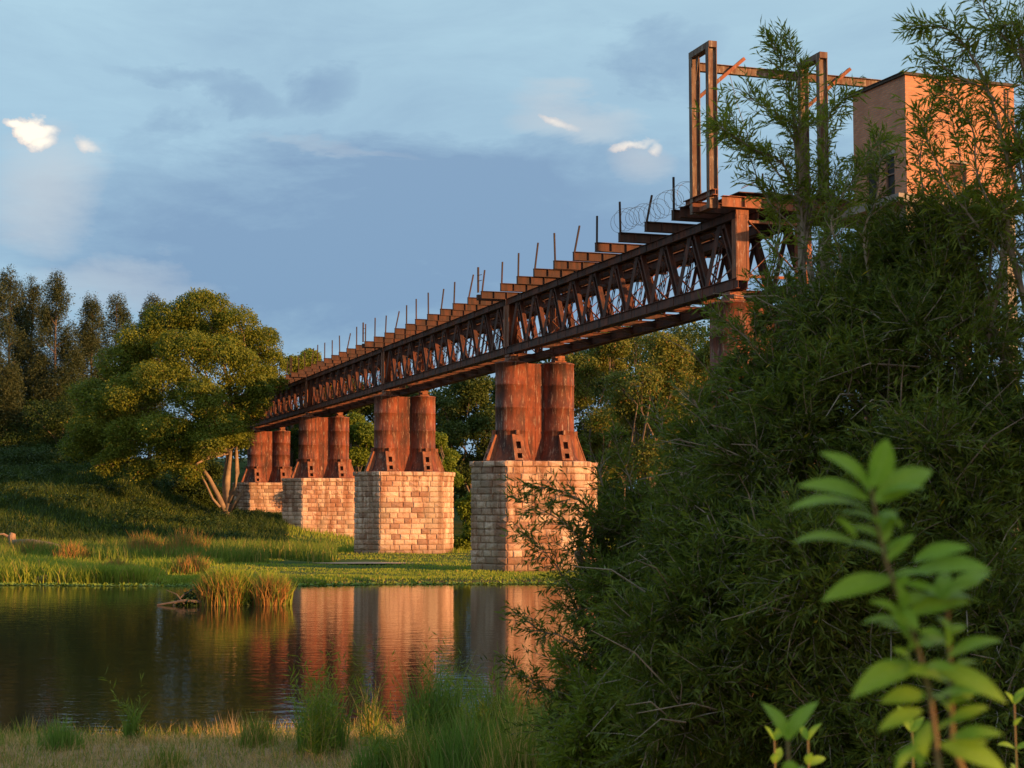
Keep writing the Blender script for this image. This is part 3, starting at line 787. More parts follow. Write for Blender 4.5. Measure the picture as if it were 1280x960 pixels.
def fig_extra(mb):
    mb.tube([(.2, -.1, -.3), (.35, -.3, 1.6), (.25, -.4, 3.4), (.5, -.2, 6), (.8, 0, 9)], [.55, .34, .28, .2, .1], 8)
    mb.tube([(.4, -.4, 1.6), (.9, -.6, 2.6), (1.15, -.6, 4.2), (1.0, -.4, 6.2), (1.6, 0, 9)], [.26, .24, .2, .14, .07], 7)
    mb.tube([(.6, -.5, .9), (1.3, -.8, 2.0), (1.9, -.9, 3.0)], [.24, .17, .10], 6)
    mb.tube([(.1, -.4, .9), (-.5, -.6, 2.2), (-1.3, -.6, 3.7), (-2.4, -.3, 5.2)], [.28, .22, .18, .12], 7)
    mb.tube([(-.3, -.7, 1.2), (-.9, -.9, 1.9), (-1.5, -1.0, 3.2), (-2.6, -.6, 5.0)], [.12, .11, .10, .07], 6)
tree('fig_tree', 'broad sunlit wild fig with pale forked trunk at the far end of the bridge', fb, 19, fig, 240000, .18, L_fig, M_pale, .42, (.3, 0, 6), seed=3, extra=fig_extra)

# tall casuarinas
cas = [(8, 338, 178, 90, 'tall dark casuarina cut by the left picture edge'),
       (-12, 360, 170, 80, 'reddish brown casuarina just inside the left picture edge, in front of its taller neighbour'),
       (36, 352, 182, 55, 'tall slender casuarina second from the left, close against its neighbour'),
       (66, 343, 176, 50, 'tall thin casuarina with open gaps of sky around its trunk'),
       (112, 372, 180, 55, 'pointed casuarina standing between the thin one and the fig crown'),
       (142, 370, 186, 60, 'bushy topped casuarina rising right behind the left shoulder of the fig'),
       (186, 370, 192, 35, 'casuarina showing only its brown tip above the fig crown')]
for k, (px, py, Y, wpx, lab) in enumerate(cas):
    b0 = P(px, 600, Y); b0.z = gz(b0.x, b0.y); top = P(px, py, Y).z - b0.z; q = random.Random(300 + k); lobes = []
    wm = wpx * Y / F * 1.25
    nl = 44
    for i_ in range(nl):
        s_ = i_ / (nl - 1); z = top * (.22 + .76 * s_) - .4; ww = wm * .5 * (math.sin(math.pi * (.25 + .72 * s_)) ** .8) * (.55 + .5 * q.random())
        a = q.uniform(0, 6.3); lobes.append((math.cos(a) * ww * .75, math.sin(a) * ww * .75, z, (.9 + .4 * q.random()) * (1.5 - .75 * s_)))
    root = empty('casuarina_tree', b0, 0, lab, 'casuarina', 'casuarinas behind the left bank')
    v, f = crown(lobes, 48000, .27, .30, 40 + k, 1.5, (.2, 1.15), .2, 5)
    link('crown', np_mesh('crown', v, f, L_cas), root)
    mb = MB(); mb.tube([(0, 0, -.4), (.1, 0, top * .3), (-.1, .1, top * .65), (0, 0, top * .97)], [.28, .20, .11, .03], 6)
    for lb_ in lobes[::2]: mb.tube([(0, 0, max(lb_[2] - 1.4, 1)), tuple(lb_[:3])], [.07, .02], 4, False)
    mb.build('trunk', M_bark, root)

# other trees and bushes: px, base Y, crown px width, top py, bottom py
def simple_tree(px, Y, wpx, ptop, pbot, label, lm, n=16000, size=.42, k=16, r0=.25, name='broadleaf_tree', group=None, seed=1, bm=M_bark, rr_=None, dep=None, cat='tree', shell=(.45, 1.08)):
    b0 = P(px, 600, Y); b0.z = gz(b0.x, b0.y); zt_ = P(px, ptop, Y).z - b0.z; zb = P(px, pbot, Y).z - b0.z; wm = wpx * Y / F
    r_ = rr_ or max(wm * .2, .6)
    zb = max(zb, 0)
    lobes = auto_lobes(max(wm - r_, .5), zb + r_ * .3, zt_ - r_ * .72, k, r_, seed, depth=dep)
    return tree(name, label, b0, zt_, lobes, int(n * 2.6), size * .62, lm, bm, r0, (0, 0, max(zb * .7, zt_ * .22)), group, cat, seed, shell=shell)
G = 'trees seen under and beyond the bridge'
simple_tree(388, 176, 70, 436, 500, 'yellow green tree peeping over the bridge deck right of the fig', L_fig, 9000, .4, 9, group=G, seed=5)
simple_tree(365, 190, 60, 445, 560, 'green tree crown just above the far railing posts, left of its yellow neighbour', L_fig, 8000, .42, 9, group=G, seed=55)
simple_tree(440, 178, 100, 452, 610, 'dark tree rising behind the girders between the third and second piers', L_wood, group=G, seed=63)
simple_tree(452, 150, 75, 512, 610, 'leafy green tree framed between the third and second piers', L_lime, 11000, .34, 10, group=G, seed=6)
simple_tree(555, 146, 60, 538, 606, 'small bright yellow green tree leaning out right of the second pier columns', L_lime, 9000, .3, 8, group=G, seed=7)
simple_tree(590, 178, 120, 458, 610, 'dark round tree filling the gap between second and first piers', L_wood, 14000, .45, 12, group=G, seed=8)
simple_tree(520, 186, 120, 452, 610, 'dark tree directly behind the second pier columns', L_wood, 12000, .45, 12, group=G, seed=9)
simple_tree(665, 185, 130, 445, 610, 'dark tree directly behind the nearest pair of river columns', L_wood, 12000, .45, 12, group=G, seed=10)
simple_tree(742, 165, 120, 412, 600, 'olive green acacia immediately right of the nearest river columns', L_acac, 16000, .34, 15, group=G, seed=11, shell=(.2, 1.15))
simple_tree(815, 150, 140, 402, 590, 'open acacia with orange lit forked trunk and sky showing through its crown', L_acac, 17000, .34, 20, r0=.34, group=G, seed=12, shell=(.2, 1.15))
simple_tree(880, 158, 110, 396, 590, 'yellowish acacia below the near end of the bridge', L_acac, 15000, .34, 15, group=G, seed=13, shell=(.2, 1.15))
simple_tree(950, 170, 120, 380, 600, 'olive acacia behind the near end column, seen through willow', L_acac, 9000, .4, 12, group=G, seed=14)
simple_tree(335, 185, 90, 480, 620, 'dark tree behind the farthest pier columns', L_wood, 10000, .45, 10, group=G, seed=15)
simple_tree(400, 182, 100, 462, 620, 'dark tree behind the third pier columns', L_wood, 10000, .45, 10, group=G, seed=16)
simple_tree(780, 185, 190, 402, 600, 'darker green tree filling in behind the open acacia', L_wood, 16000, .4, 16, group=G, seed=61)
simple_tree(880, 190, 200, 385, 600, 'darker green tree filling in below the near end of the bridge', L_wood, 16000, .4, 16, group=G, seed=62)
bl = [(20, 158, 130, 560, 625, 'dark rounded bush on the shaded slope at the left picture edge'),
      (95, 165, 110, 555, 615, 'shaded bush under the casuarinas, left of the fig crown'),
      (150, 156, 90, 575, 612, 'low shaded bush under the left side of the fig'),
      (250, 152, 90, 572, 640, 'dark bush in the hollow under the fig crown left of its trunk'),
      (40, 172, 150, 500, 600, 'tall dark thicket below the leftmost casuarinas'),
      (75, 168, 130, 470, 600, 'tall dark thicket behind the gap between the casuarinas'),
      (110, 175, 140, 510, 600, 'tall dark thicket between casuarina trunks and fig'),
      (590, 118, 60, 612, 690, 'bright green bush low down between the second and nearest stone piers'),
      (470, 160, 80, 585, 640, 'green bush at ground level behind the third and second piers')]
for k, (px, Y, wpx, pt, pb, lab) in enumerate(bl):
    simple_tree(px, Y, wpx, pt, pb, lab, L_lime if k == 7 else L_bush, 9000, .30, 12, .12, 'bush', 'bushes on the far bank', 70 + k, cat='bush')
# far wood: one mass
lob = []
q = random.Random(5)
for k in range(210):
    x = q.uniform(-110, 120); y = q.uniform(205, 250); h = q.uniform(4, 11.5); lob.append((x, y, gz(x, y) + h * q.uniform(.2, .9), q.uniform(2.4, 4.2)))
for k in range(150):
    px = q.uniform(330, 1010); y = q.uniform(194, 206); tp = np.interp(px, [330, 400, 480, 560, 640, 720, 800, 900, 1010], [520, 495, 480, 474, 462, 425, 412, 398, 392])
    r_ = q.uniform(1.8, 3.4); x = (px - 640) / 1994 * y; zt_ = CAMZ + (632 - tp) / 1994 * y - r_ * .9; zb_ = gz(x, y); lob.append((x, y, zb_ + (zt_ - zb_) * (1 - q.random() ** 1.6 * .9), r_))
v, f = crown(lob, 210000, .52, .7, 77, .85, (.6, 1.1), 0, 4)
tag(link('distant_wood', np_mesh('distant_wood', v, f, L_wood)), 'dark distant woodland belt behind the bridge piers and far trees', 'woodland', kind='stuff')


# ------------------------------------------------------------------ grasses
def tri5(n): return (np.arange(n)[:, None, None] * 5 + np.array([[0, 1, 2], [0, 2, 4], [4, 2, 3]])).reshape(-1, 3)

def blades(x, y, z, h, wd, lean, r, seg=1):
    n = len(x); a = r.uniform(0, 2 * math.pi, n); base = np.stack([x, y, z], 1); side = np.stack([np.cos(a), np.sin(a), np.zeros(n)], 1)
    la = r.uniform(0, 2 * math.pi, n); ln = lean * h * r.uniform(.2, 1.3, n); ld = np.stack([np.cos(la), np.sin(la), np.zeros(n)], 1) * ln[:, None]
    up = np.array([0, 0, 1.0]); h = h[:, None]; wd = np.broadcast_to(wd, (n,))[:, None]
    m = base + up * h * .58 + ld * .3
    tip = base + up * h + ld
    v = np.stack([base - side * wd / 2, base + side * wd / 2, m + side * wd * .38, tip, m - side * wd * .38], 1).reshape(-1, 3)
    return v, tri5(n)

def vis_x(Y, r, n, a=-.36, b=.36): return r.uniform(a, b, n) * Y

r = np.random.default_rng(5)
# far bank lawn of tall grass
n = 150000; Y = 74.3 + (150 - 74.3) * r.random(n) ** 1.7; X = vis_x(Y, r, n, -.35, .22); Z = hz(X, Y)
patch = .5 + .5 * np.sin(X * .35 + np.sin(Y * .3) * 2) * np.sin(Y * .45 + X * .12)
tall = np.where((Y < 83) & (X < -12), .9, .45)
h = tall * (.45 + .7 * patch) * r.uniform(.5, 1.4, n)
# mown-looking low strip near piers
low = ((X > -17) & (Y < 112)); h = np.where(low, h * .34, h)
k = (Z > -.25) & ~((X > -14) & (X < -8) & (Y > 96) & (Y < 100))
v, f = blades(X[k], Y[k], Z[k] - .05, h[k], .055, .45, r)
tag(link('bank_grass', np_mesh('bank_grass', v, f, G_far)), 'bright green grass covering the far river bank in front of the piers', 'grass', kind='stuff')
n = 45000; Y = r.uniform(112, 165, n); X = vis_x(Y, r, n, -.36, -.14); Z = hz(X, Y)
v, f = blades(X, Y, Z - .05, r.uniform(.3, .95, n), .07, .7, r)
tag(link('slope_grass', np_mesh('slope_grass', v, f, L_bush)), 'dark matted creeper and grass on the shaded slope under the fig', 'grass', kind='stuff')  # shade of the slope comes from the dark leaf colour
# hummocks of creeper that break up the slope
q = random.Random(31); lob = []
for k in range(150):
    y = q.uniform(118, 160); x = -y * q.uniform(.15, .36)
    if x > -20: continue
    rr_ = q.uniform(.5, 1.5) * (.6 if y < 128 else 1); lob.append((x, y, gz(x, y) + rr_ * .1, rr_))
v, f = crown(lob, 60000, .2, .6, 91, .55, (.6, 1.1), 0, 3)
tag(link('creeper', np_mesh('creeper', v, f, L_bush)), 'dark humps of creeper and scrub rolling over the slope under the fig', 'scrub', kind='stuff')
n = 26000; Y = r.uniform(96, 116, n); X = vis_x(Y, r, n, -.35, -.11); Z = hz(X, Y); pt = np.sin(X * .9 + np.sin(Y * .5) * 2) + np.sin(X * .37 + Y * .8)
k = pt > -.2; v, f = blades(X[k], Y[k], Z[k] - .05, r.uniform(.5, 1.25, k.sum()), .05, .35, r)
tag(link('tall_bank_grass', np_mesh('tall_bank_grass', v, f, G_tall)), 'taller darker grass in ragged clumps behind the bright bank grass', 'grass', kind='stuff')
# floating weed rim along the far shore
n = 9000; X = r.uniform(-28, 5, n); Y = 75.2 + .8 * shore_noise(X * .6) - 1.6 - r.uniform(0, .9, n) ** 2
v, f = diamonds(np.stack([X, Y, np.full(n, .02)], 1), rand_dirs(n, r) * np.array([1, 1, .4]), np.tile([0, 0, 1.0], (n, 1)), r.uniform(.08, .2, n), .12)
tag(link('floating_weed', np_mesh('floating_weed', v, f, M_lily)), 'thin fringe of floating green weed along the far waterline', 'water weed', kind='stuff')
# reddish grass clumps standing out on the far bank
def clump(name, label, x, y, rad, n, h, wd, lm, lean=.3, group=None, cat='grass clump', seed=1, flat=1.0, zoff=0.0):
    r = np.random.default_rng(seed); a = r.uniform(0, 6.283, n); q = rad * r.random(n) ** .6
    X = np.cos(a) * q; Y = np.sin(a) * q * flat; hh = h * 1.3 * r.uniform(.35, 1.1, n) * (1 - .35 * (q / rad) ** 2)
    v, f = blades(X, Y, np.full(n, -.12), hh, wd, lean, r)
    o = link(name, np_mesh(name, v, f, lm), None, (x, y, max(gz(x, y), -.05) + zoff)); return tag(o, label, cat, group)
rc = [(180, 672, 1.1, 'low rusty brown reed patch on the far bank, left one of the mid bank pair'),
      (232, 672, 1.3, 'rusty brown reed patch on the far bank, right one of the mid bank pair'),
      (90, 680, .9, 'small reddish reed tuft in the tall grass toward the left of the far bank'),
      (35, 674, 1.4, 'broad reddish reed patch beside the dead stump on the far bank'),
      (145, 712, .7, 'small reddish tuft at the far waterline, left of two'),
      (238, 708, .8, 'small reddish tuft at the far waterline, directly left of the reed island')]
for k, (px, py, rad, lab) in enumerate(rc):
    Y = [104, 102, 98, 104, 80, 81][k]; p = P(px, py, Y)
    clump('reed_tuft', lab, p.x, Y, rad * 1.2, 900, [1.5, 1.7, 1.1, 1.2, .85, .95][k], .05, G_reed, .35, 'rusty reed tufts on the far bank', seed=20 + k)
# reed island in the water
p = P(283, 752, 60)
isl = empty('reed_island', (p.x, 58.5, 0), 0, 'clump of rust coloured reeds growing out of the water in front of the far bank', 'reeds')
r2 = np.random.default_rng(9)
def reed(nm, n, cx, cy, rx, ry, h, wd, lm, lean=.3, hl=.4):
    a = r2.uniform(0, 6.283, n); q = r2.random(n) ** .55; X = cx + np.cos(a) * q * rx; Y = cy + np.sin(a) * q * ry
    v, f = blades(X, Y, np.full(n, -.1), h * r2.uniform(hl, 1.1, n) * (1 - .3 * q ** 2), wd, lean, r2); return link(nm, np_mesh(nm, v, f, lm), isl)
reed('reeds', 2600, .1, 0, .85, .55, 1.35, .04, G_reed, .4); reed('reeds', 1900, 1.85, 0, .62, .45, 1.25, .04, G_reed, .45)
reed('green_reeds', 2600, .2, .2, .95, .6, 1.6, .045, G_far, .35); reed('green_reeds', 900, 1.9, .3, .7, .5, 1.4, .045, G_far, .35)
MB().tube([(-2.2, -.2, .02), (-1.2, -.3, .18), (-.2, -.2, .1)], [.03, .05, .06], 6).tube([(-1.6, -.3, .0), (-1.3, -.1, .35), (-.9, .1, .6)], [.03, .03, .01], 5).tube([(-1.2, -.3, .05), (-1.5, -.2, .4), (-1.9, -.1, .55)], [.03, .02, .008], 5).build('dead_branch', M_bark, isl)
v, f = crown([(-.9, .1, .12, .45), (-1.35, 0, .05, .3), (1.05, .1, .1, .35)], 900, .16, .5, 3)
link('low_leaves', np_mesh('low_leaves', v, f, L_bush), isl)

# stump and fallen log on the far bank
p = P(16, 655, 112); sz_ = gz(p.x, 112)
sl = empty('dead_stump', (p.x, 112, sz_), 0, 'short upright dead stump on the far bank at the left picture edge', 'stump')
MB().tube([(0, 0, -.2), (.02, 0, .5), (-.05, 0, 1.15), (0, .05, 1.35)], [.36, .27, .25, .2], 9).build('trunk', M_log, sl)
MB().tube([(-.05, 0, 1.0), (-.6, -.1, 1.3), (-1.4, -.1, 1.25)], [.12, .08, .04], 6).build('branch', M_log, sl)
lg = MB().tube([(0, -1, .75), (1.4, -1.6, .75), (2.9, -2.2, .6), (4.4, -2.9, .4)], [.2, .25, .2, .07], 8).build('fallen_log', M_log, None, True, (p.x + .5, 111.6, sz_))
tag(lg, 'fallen bleached log lying on the grass right of the dead stump', 'log')
p = P(47, 719, 74); tag(MB().tube([(-.5, 0, .0), (-.2, .02, .16), (.2, 0, .18), (.55, 0, .02)], [.12, .2, .22, .1], 8).build('shore_stone', M_stone, None, True, (p.x, 75, .0)), 'pale stone at the far waterline toward the left', 'stone')
p = P(430, 709, 92)
sb = MB(); 
for k in range(24):
    a = 2 * math.pi * k / 24; sb.v.append((3.1 * math.cos(a) * (1 + .1 * math.sin(3 * a)), 1.0 * math.sin(a), 0))
sb.v.append((0, 0, .07)); sb.f = [(k, (k + 1) % 24, 24) for k in range(24)]
M_sand = plain('pink_sand', (.60, .36, .24), .95, (.45, .27, .18), 2)
o = sb.build('sand_patch', M_sand, None, False, (p.x + 1, 95, gz(p.x + 1, 95) + .06)); tag(o, kind='structure')

# ---------- near bank
r = np.random.default_rng(15)
n = 60000; Y = 18.0 + 8.0 * r.random(n); X = vis_x(Y, r, n, -.35, .2); Z = hz(X, Y)
dens = .5 + .5 * np.sin(X * 1.1 + 2 * np.sin(Y * .7)) * np.sin(Y * 1.2 + X * .5)
k = (Z > -.12) & ((r.random(n) < .12 + .6 * dens) | (Y > 24.3)); h = (.04 + .22 * r.random(n) ** 3) * (1 + .3 * (Y > 24.3))
v, f = blades(X[k], Y[k], Z[k] - .02, h[k], .009, .55, r)
tag(link('near_grass', np_mesh('near_grass', v, f, G_near)), 'short mixed green grass on the near shore', 'grass', kind='stuff')
n = 45000; Y = 18.0 + 7.4 * r.random(n); X = vis_x(Y, r, n, -.35, .2); Z = hz(X, Y); k = (Z > .0)
v, f = blades(X[k], Y[k], Z[k] - .02, .03 + .15 * r.random(k.sum()) ** 2, .009, 1.6, r)
tag(link('straw_litter', np_mesh('straw_litter', v, f, G_dry)), 'flattened dry straw and dead stalks on the near shore', 'dry grass', kind='stuff')
# tall tufts: px of centre, py of base, Y, height, radius, count
tf = [(165, 925, 23, .75, .12, 110, 'upright tuft of green blades reaching into the dark water at left', G_green),
      (75, 945, 21.5, .55, .3, 320, 'leafy green tuft at the bottom left corner of the shore', G_green),
      (320, 945, 21.5, .55, .28, 300, 'pale feathery tuft on the shore left of the tall reed group', G_near),
      (402, 935, 21, 1.05, .34, 420, 'tallest green reed group at the water edge, in front of the red reflections', G_green),
      (462, 925, 22, 1.05, .14, 80, 'thin brown seeded stalks right of the tallest reed group', G_near),
      (290, 925, 24, .55, .3, 160, 'dry straw tuft with fine seed heads near the middle of the shore', G_dry),
      (545, 930, 20.5, 1.0, .42, 620, 'dense green tuft at the water edge below the second pier reflection', G_green),
      (480, 960, 18.5, .7, .40, 560, 'green tuft cut by the bottom picture edge between the tall groups', G_green),
      (620, 935, 19.5, .95, .45, 700, 'thick green tuft with dry tips left of the willow', G_green),
      (585, 972, 17.5, .75, .45, 700, 'low dense tuft at the bottom edge right of centre', G_green),
      (690, 960, 17, .9, .45, 700, 'green tuft pressed against the foot of the willow', G_green),
      (655, 985, 16, .8, .40, 600, 'bottom edge tuft just left of the willow foot', G_near),
      (210, 965, 20, .45, .3, 240, 'small scruffy tuft at the bottom edge under the dry patch', G_near),
      (740, 985, 15.5, .9, .4, 600, 'shaded tuft under the lowest willow sprays', G_green),
      (30, 905, 25, .5, .25, 120, 'thin tuft at the waterline next to the left edge', G_near),
      (530, 975, 18, .62, .35, 500, 'bottom edge tuft below the dense green tuft', G_near)]
for k, (px, py, Y, h, rad, n, lab, lm) in enumerate(tf):
    p = P(px, py, Y); clump('grass_tuft', lab, p.x, Y, rad, int(n * 1.4), h * (1.15 if px > 500 else .85), .014, lm, .30, 'tall grass tufts on the near shore', 'grass tuft', 120 + k)


# ------------------------------------------------------------------ willows
def sprays(lobes, twigs, seed, outward=.9, up=.35, tl=(.16, .42), leaf=(.055, .10), lw=.0125, per=20, seglobes=None):
    """leafy twigs filling lobes (x,y,z,r in world); returns leaf verts/faces and twig polylines"""
    r = np.random.default_rng(seed); lob = np.array(lobes, float)
    big = lob[:, 3] > .25
    if big.any():
        pb = np.repeat(lob[big], 9, 0); dd = rand_dirs(len(pb), r); pb[:, :3] += dd * pb[:, 3:] * .92; pb[:, 3] *= r.uniform(.14, .42, len(pb)); l2 = lob.copy(); l2[:, 3] *= .72
        lob = np.concatenate([l2, pb, pb])
    wgt = lob[:, 3] ** 2.0; wgt /= wgt.sum()
    idx = r.choice(len(lob), twigs, p=wgt); d = rand_dirs(twigs, r)
    q = lob[idx, 3] * (.25 + .75 * r.random(twigs) ** .5)
    p0 = lob[idx, :3] + d * q[:, None] * np.array([1, 1, 1.0])
    td = unit(d * outward + rand_dirs(twigs, r) * .75 + np.array([0, 0, up]))
    return twig_leaves(p0, td, r, tl, leaf, lw, per)

def twig_leaves(p0, td, r, tl, leaf, lw, per):
    T = len(p0); L = r.uniform(tl[0], tl[1], T); curve = rand_dirs(T, r) * .28; curve[:, 2] -= .16
    s = (np.arange(per) + .5) / per * np.ones((T, 1)); s = s + r.uniform(-.02, .02, s.shape)
    pos = p0[:, None, :] + td[:, None, :] * (L[:, None] * s)[..., None] + curve[:, None, :] * (L[:, None] * s ** 2)[..., None]
    tan = unit((td[:, None, :] + 2 * curve[:, None, :] * s[..., None]).reshape(-1, 3))
    pos = pos.reshape(-1, 3); m = len(pos)
    rnd = rand_dirs(m, r); rnd = unit(rnd - tan * np.sum(rnd * tan, 1, keepdims=True))
    ld = unit(tan * .75 + rnd * .75 + np.array([0, 0, -.12])); nr = np.cross(ld, unit(rand_dirs(m, r) * .7 + np.array([0, 0, .2])))
    ll = r.uniform(leaf[0], leaf[1], m)
    v, f = diamonds(pos, ld, nr, ll, lw * r.uniform(.8, 1.25, m), .06)
    # twig stems as 3 sided slivers
    e = p0 + td * L[:, None] + curve * L[:, None]; mid = p0 + td * (L * .5)[:, None] + curve * (L * .25)[:, None]
    sd_ = unit(np.cross(td, rand_dirs(T, r))) * .0035
    tv = np.stack([p0 - sd_, p0 + sd_, mid + sd_ * .8, e, mid - sd_ * .8], 1).reshape(-1, 3)
    return v, f, tv, tri5(T)

def wl(px, py, Y, rpx): p = P(px, py, Y); return (p.x, p.y, p.z, max(rpx * Y / F - .20, .07))

def willow(name, label, root, lobes, twigs, seed, lm, branches=(), **kw):
    o = empty(name, root, 0, label, 'willow', 'willow trees on the near bank'); rv = Vector(root)
    v, f, tv, tf_ = sprays(lobes, twigs, seed, **kw)
    q = random.Random(seed); r = np.random.default_rng(seed + 5)
    mb = MB()
    for lb_ in lobes:
        e = Vector(lb_[:3]); d = e - rv; m1 = rv + d * .4 + Vector((q.uniform(-.3, .3), q.uniform(-.3, .3), q.uniform(0, .3)))
        st = rv + Vector((q.uniform(-.25, .25), q.uniform(-.25, .25), -.2))
        mb.tube([st, m1, e], [.07, .045, .018], 6, False)
        for _ in range(7):
            dd = Vector((q.uniform(-1, 1), q.uniform(-1, 1), q.uniform(-.3, 1))).normalized() * lb_[3] * q.uniform(.7, 1.05)
            s0 = m1.lerp(e, q.uniform(.5, 1)); mb.tube([s0, s0.lerp(e + dd, .5) + Vector((0, 0, .08)), e + dd], [.016, .010, .004], 4, False)
    for lb_ in lobes:                                   # long bare arching twigs on the outside
        if lb_[3] < .25: continue
        for _ in range(4):
            c_ = Vector(lb_[:3]); d1 = Vector((q.gauss(0, 1), q.gauss(-.5, .8), q.gauss(.2, .8))).normalized(); s0 = c_ + d1 * lb_[3] * q.uniform(.6, 1.0)
            d2 = (d1 * .6 + Vector((q.uniform(-1, .3), q.uniform(-.3, .3), q.uniform(-.3, .6)))).normalized(); l_ = q.uniform(.35, .8)
            mb.tube([s0, s0 + d2 * l_ * .5 + Vector((0, 0, .05)), s0 + d2 * l_ + Vector((0, 0, -.05))], [.006, .0045, .002], 4, False)
    ev = [v]; off = 0; TP, TD = [], []
    for (pts, rad, step, spread) in branches:
        pts = [Vector(p) for p in pts]
        # smooth polyline
        n = len(pts) * 5; sm = []
        for i_ in range(n):
            s_ = i_ / (n - 1) * (len(pts) - 1); a = min(int(s_), len(pts) - 2); fr_ = s_ - a
            p0, p1, p2, p3 = pts[max(a - 1, 0)], pts[a], pts[a + 1], pts[min(a + 2, len(pts) - 1)]
            sm.append(.5 * ((2 * p1) + (p2 - p0) * fr_ + (2 * p0 - 5 * p1 + 4 * p2 - p3) * fr_ ** 2 + (3 * p1 - p0 - 3 * p2 + p3) * fr_ ** 3))
        mb.tube(sm, [rad * (1 - .85 * i_ / (n - 1)) for i_ in range(n)], 5, False)
        tot = sum((sm[i_ + 1] - sm[i_]).length for i_ in range(n - 1)); cnt = max(int(tot / step), 3)
        for c_ in range(cnt):
            s_ = (.22 + .78 * (c_ + q.random() * .8) / cnt) * (n - 1); a = min(int(s_), n - 2); p = sm[a].lerp(sm[a + 1], s_ - a); tn = (sm[a + 1] - sm[a]).normalized()
            dd = Vector((q.gauss(0, 1), q.gauss(0, 1), q.gauss(.1, 1))).normalized()
            TP.append(p); TD.append((tn * .8 + dd * spread).normalized())
        TP.append(sm[-1]); TD.append((sm[-1] - sm[-2]).normalized())
    if TP:
        v2, f2, tv2, tf2 = twig_leaves(np.array(TP), np.array(TD), r, (.12, .32), kw.get('leaf', (.055, .10)), .0145, 11)
        f = np.concatenate([f, f2 + len(v)]); v = np.concatenate([v, v2]); tf_ = np.concatenate([tf_, tf2 + len(tv)]); tv = np.concatenate([tv, tv2])
    link('crown', np_mesh('crown', v - np.array(root), f, lm), o)
    link('twigs', np_mesh('twigs', tv - np.array(root), tf_, M_twig), o)
    mb.v = [tuple(Vector(p) - rv) for p in mb.v]
    mb.build('stems', M_twig, o)
    return o

def pr_(*a): return [P(*q) for q in a]
# main dense willow
R1 = (3.4, 12.5, gz(3.4, 12.5))
main = [wl(1180, 330, 12, 95), wl(1100, 350, 12.5, 85), wl(1050, 400, 12, 85), wl(980, 420, 12.5, 70), wl(1200, 450, 11.5, 130), wl(1080, 500, 11.5, 110), wl(960, 500, 12, 85),
        wl(1255, 320, 11.5, 70), wl(1130, 620, 11, 140), wl(1000, 610, 11.5, 120), wl(905, 590, 12, 75), wl(1240, 620, 11, 130), wl(1040, 750, 10.5, 140), wl(930, 720, 11, 120),
        wl(1200, 780, 10.5, 150), wl(850, 680, 11.5, 80), wl(860, 790, 11, 105), wl(980, 860, 10.5, 130), wl(1120, 890, 10, 140), wl(1260, 900, 10, 130), wl(860, 890, 10.5, 95), wl(1025, 320, 12.5, 45), wl(942, 440, 12.5, 70), wl(925, 500, 12.5, 72), wl(905, 560, 12.5, 75), wl(975, 385, 12.5, 62), wl(1010, 330, 12.5, 50), wl(870, 630, 12.5, 70)]
brs = [(pr_((1060, 560, 12), (980, 470, 12), (930, 420, 12), (900, 395, 12)), .015, .05, .6),
       (pr_((1000, 640, 12), (920, 560, 12), (880, 520, 12), (868, 500, 12)), .015, .05, .6),
       (pr_((1100, 420, 12), (1080, 300, 12), (1095, 250, 12), (1100, 200, 12)), .015, .035, .7),
       (pr_((1130, 420, 12), (1160, 300, 12), (1150, 200, 12), (1170, 120, 12)), .014, .045, .7),
       (pr_((1180, 360, 12), (1210, 280, 12), (1200, 200, 12), (1190, 145, 12)), .014, .05, .7),
       (pr_((1060, 380, 12), (1050, 320, 12), (1040, 270, 12), (1075, 215, 12)), .014, .035, .7)]
willow('willow_tree', 'large dense dark willow filling the right side below the brick house', R1, main, 14000, 31, L_will, brs, per=22)
# upper left sapling stems in front of the second frame
R2 = (2.3, 13.5, gz(2.3, 13.5))
up = [wl(1012, 255, 13, 26), wl(1000, 160, 13, 20), wl(1030, 300, 13, 34), wl(1040, 240, 13, 26)]
def cur(*a): return pr_(*a)
brs = [(cur((1010, 420, 13), (1003, 300, 13), (998, 200, 13), (985, 110, 13), (968, 55, 13)), .02, .035, .6),
       (cur((1010, 330, 13), (985, 215, 13), (940, 185, 12.8), (902, 160, 12.6)), .012, .035, .6),
       (cur((1000, 260, 13), (960, 200, 13), (925, 180, 12.9), (900, 155, 12.8)), .010, .04, .6),
       (cur((1005, 240, 13), (990, 170, 13), (960, 140, 13), (935, 118, 13)), .010, .04, .6),
       (cur((1010, 300, 13), (1030, 210, 13), (1035, 150, 13), (1050, 125, 13)), .010, .035, .6),
       (cur((1000, 220, 13), (990, 130, 13), (1000, 90, 13), (988, 62, 13)), .010, .035, .6),
       (cur((1015, 330, 13), (1060, 250, 13), (1080, 200, 13), (1100, 175, 13)), .010, .03, .7),
       (cur((1010, 300, 13), (960, 250, 13), (935, 190, 13), (915, 145, 13)), .008, .05, .6),
       (cur((1020, 420, 13), (975, 330, 13), (975, 270, 13), (968, 240, 13)), .010, .04, .6)]
willow('willow_tree', 'slender bright willow stems rising in front of the half hidden steel frame', R2, up, 100, 32, L_willt, brs, per=15, leaf=(.07, .125))
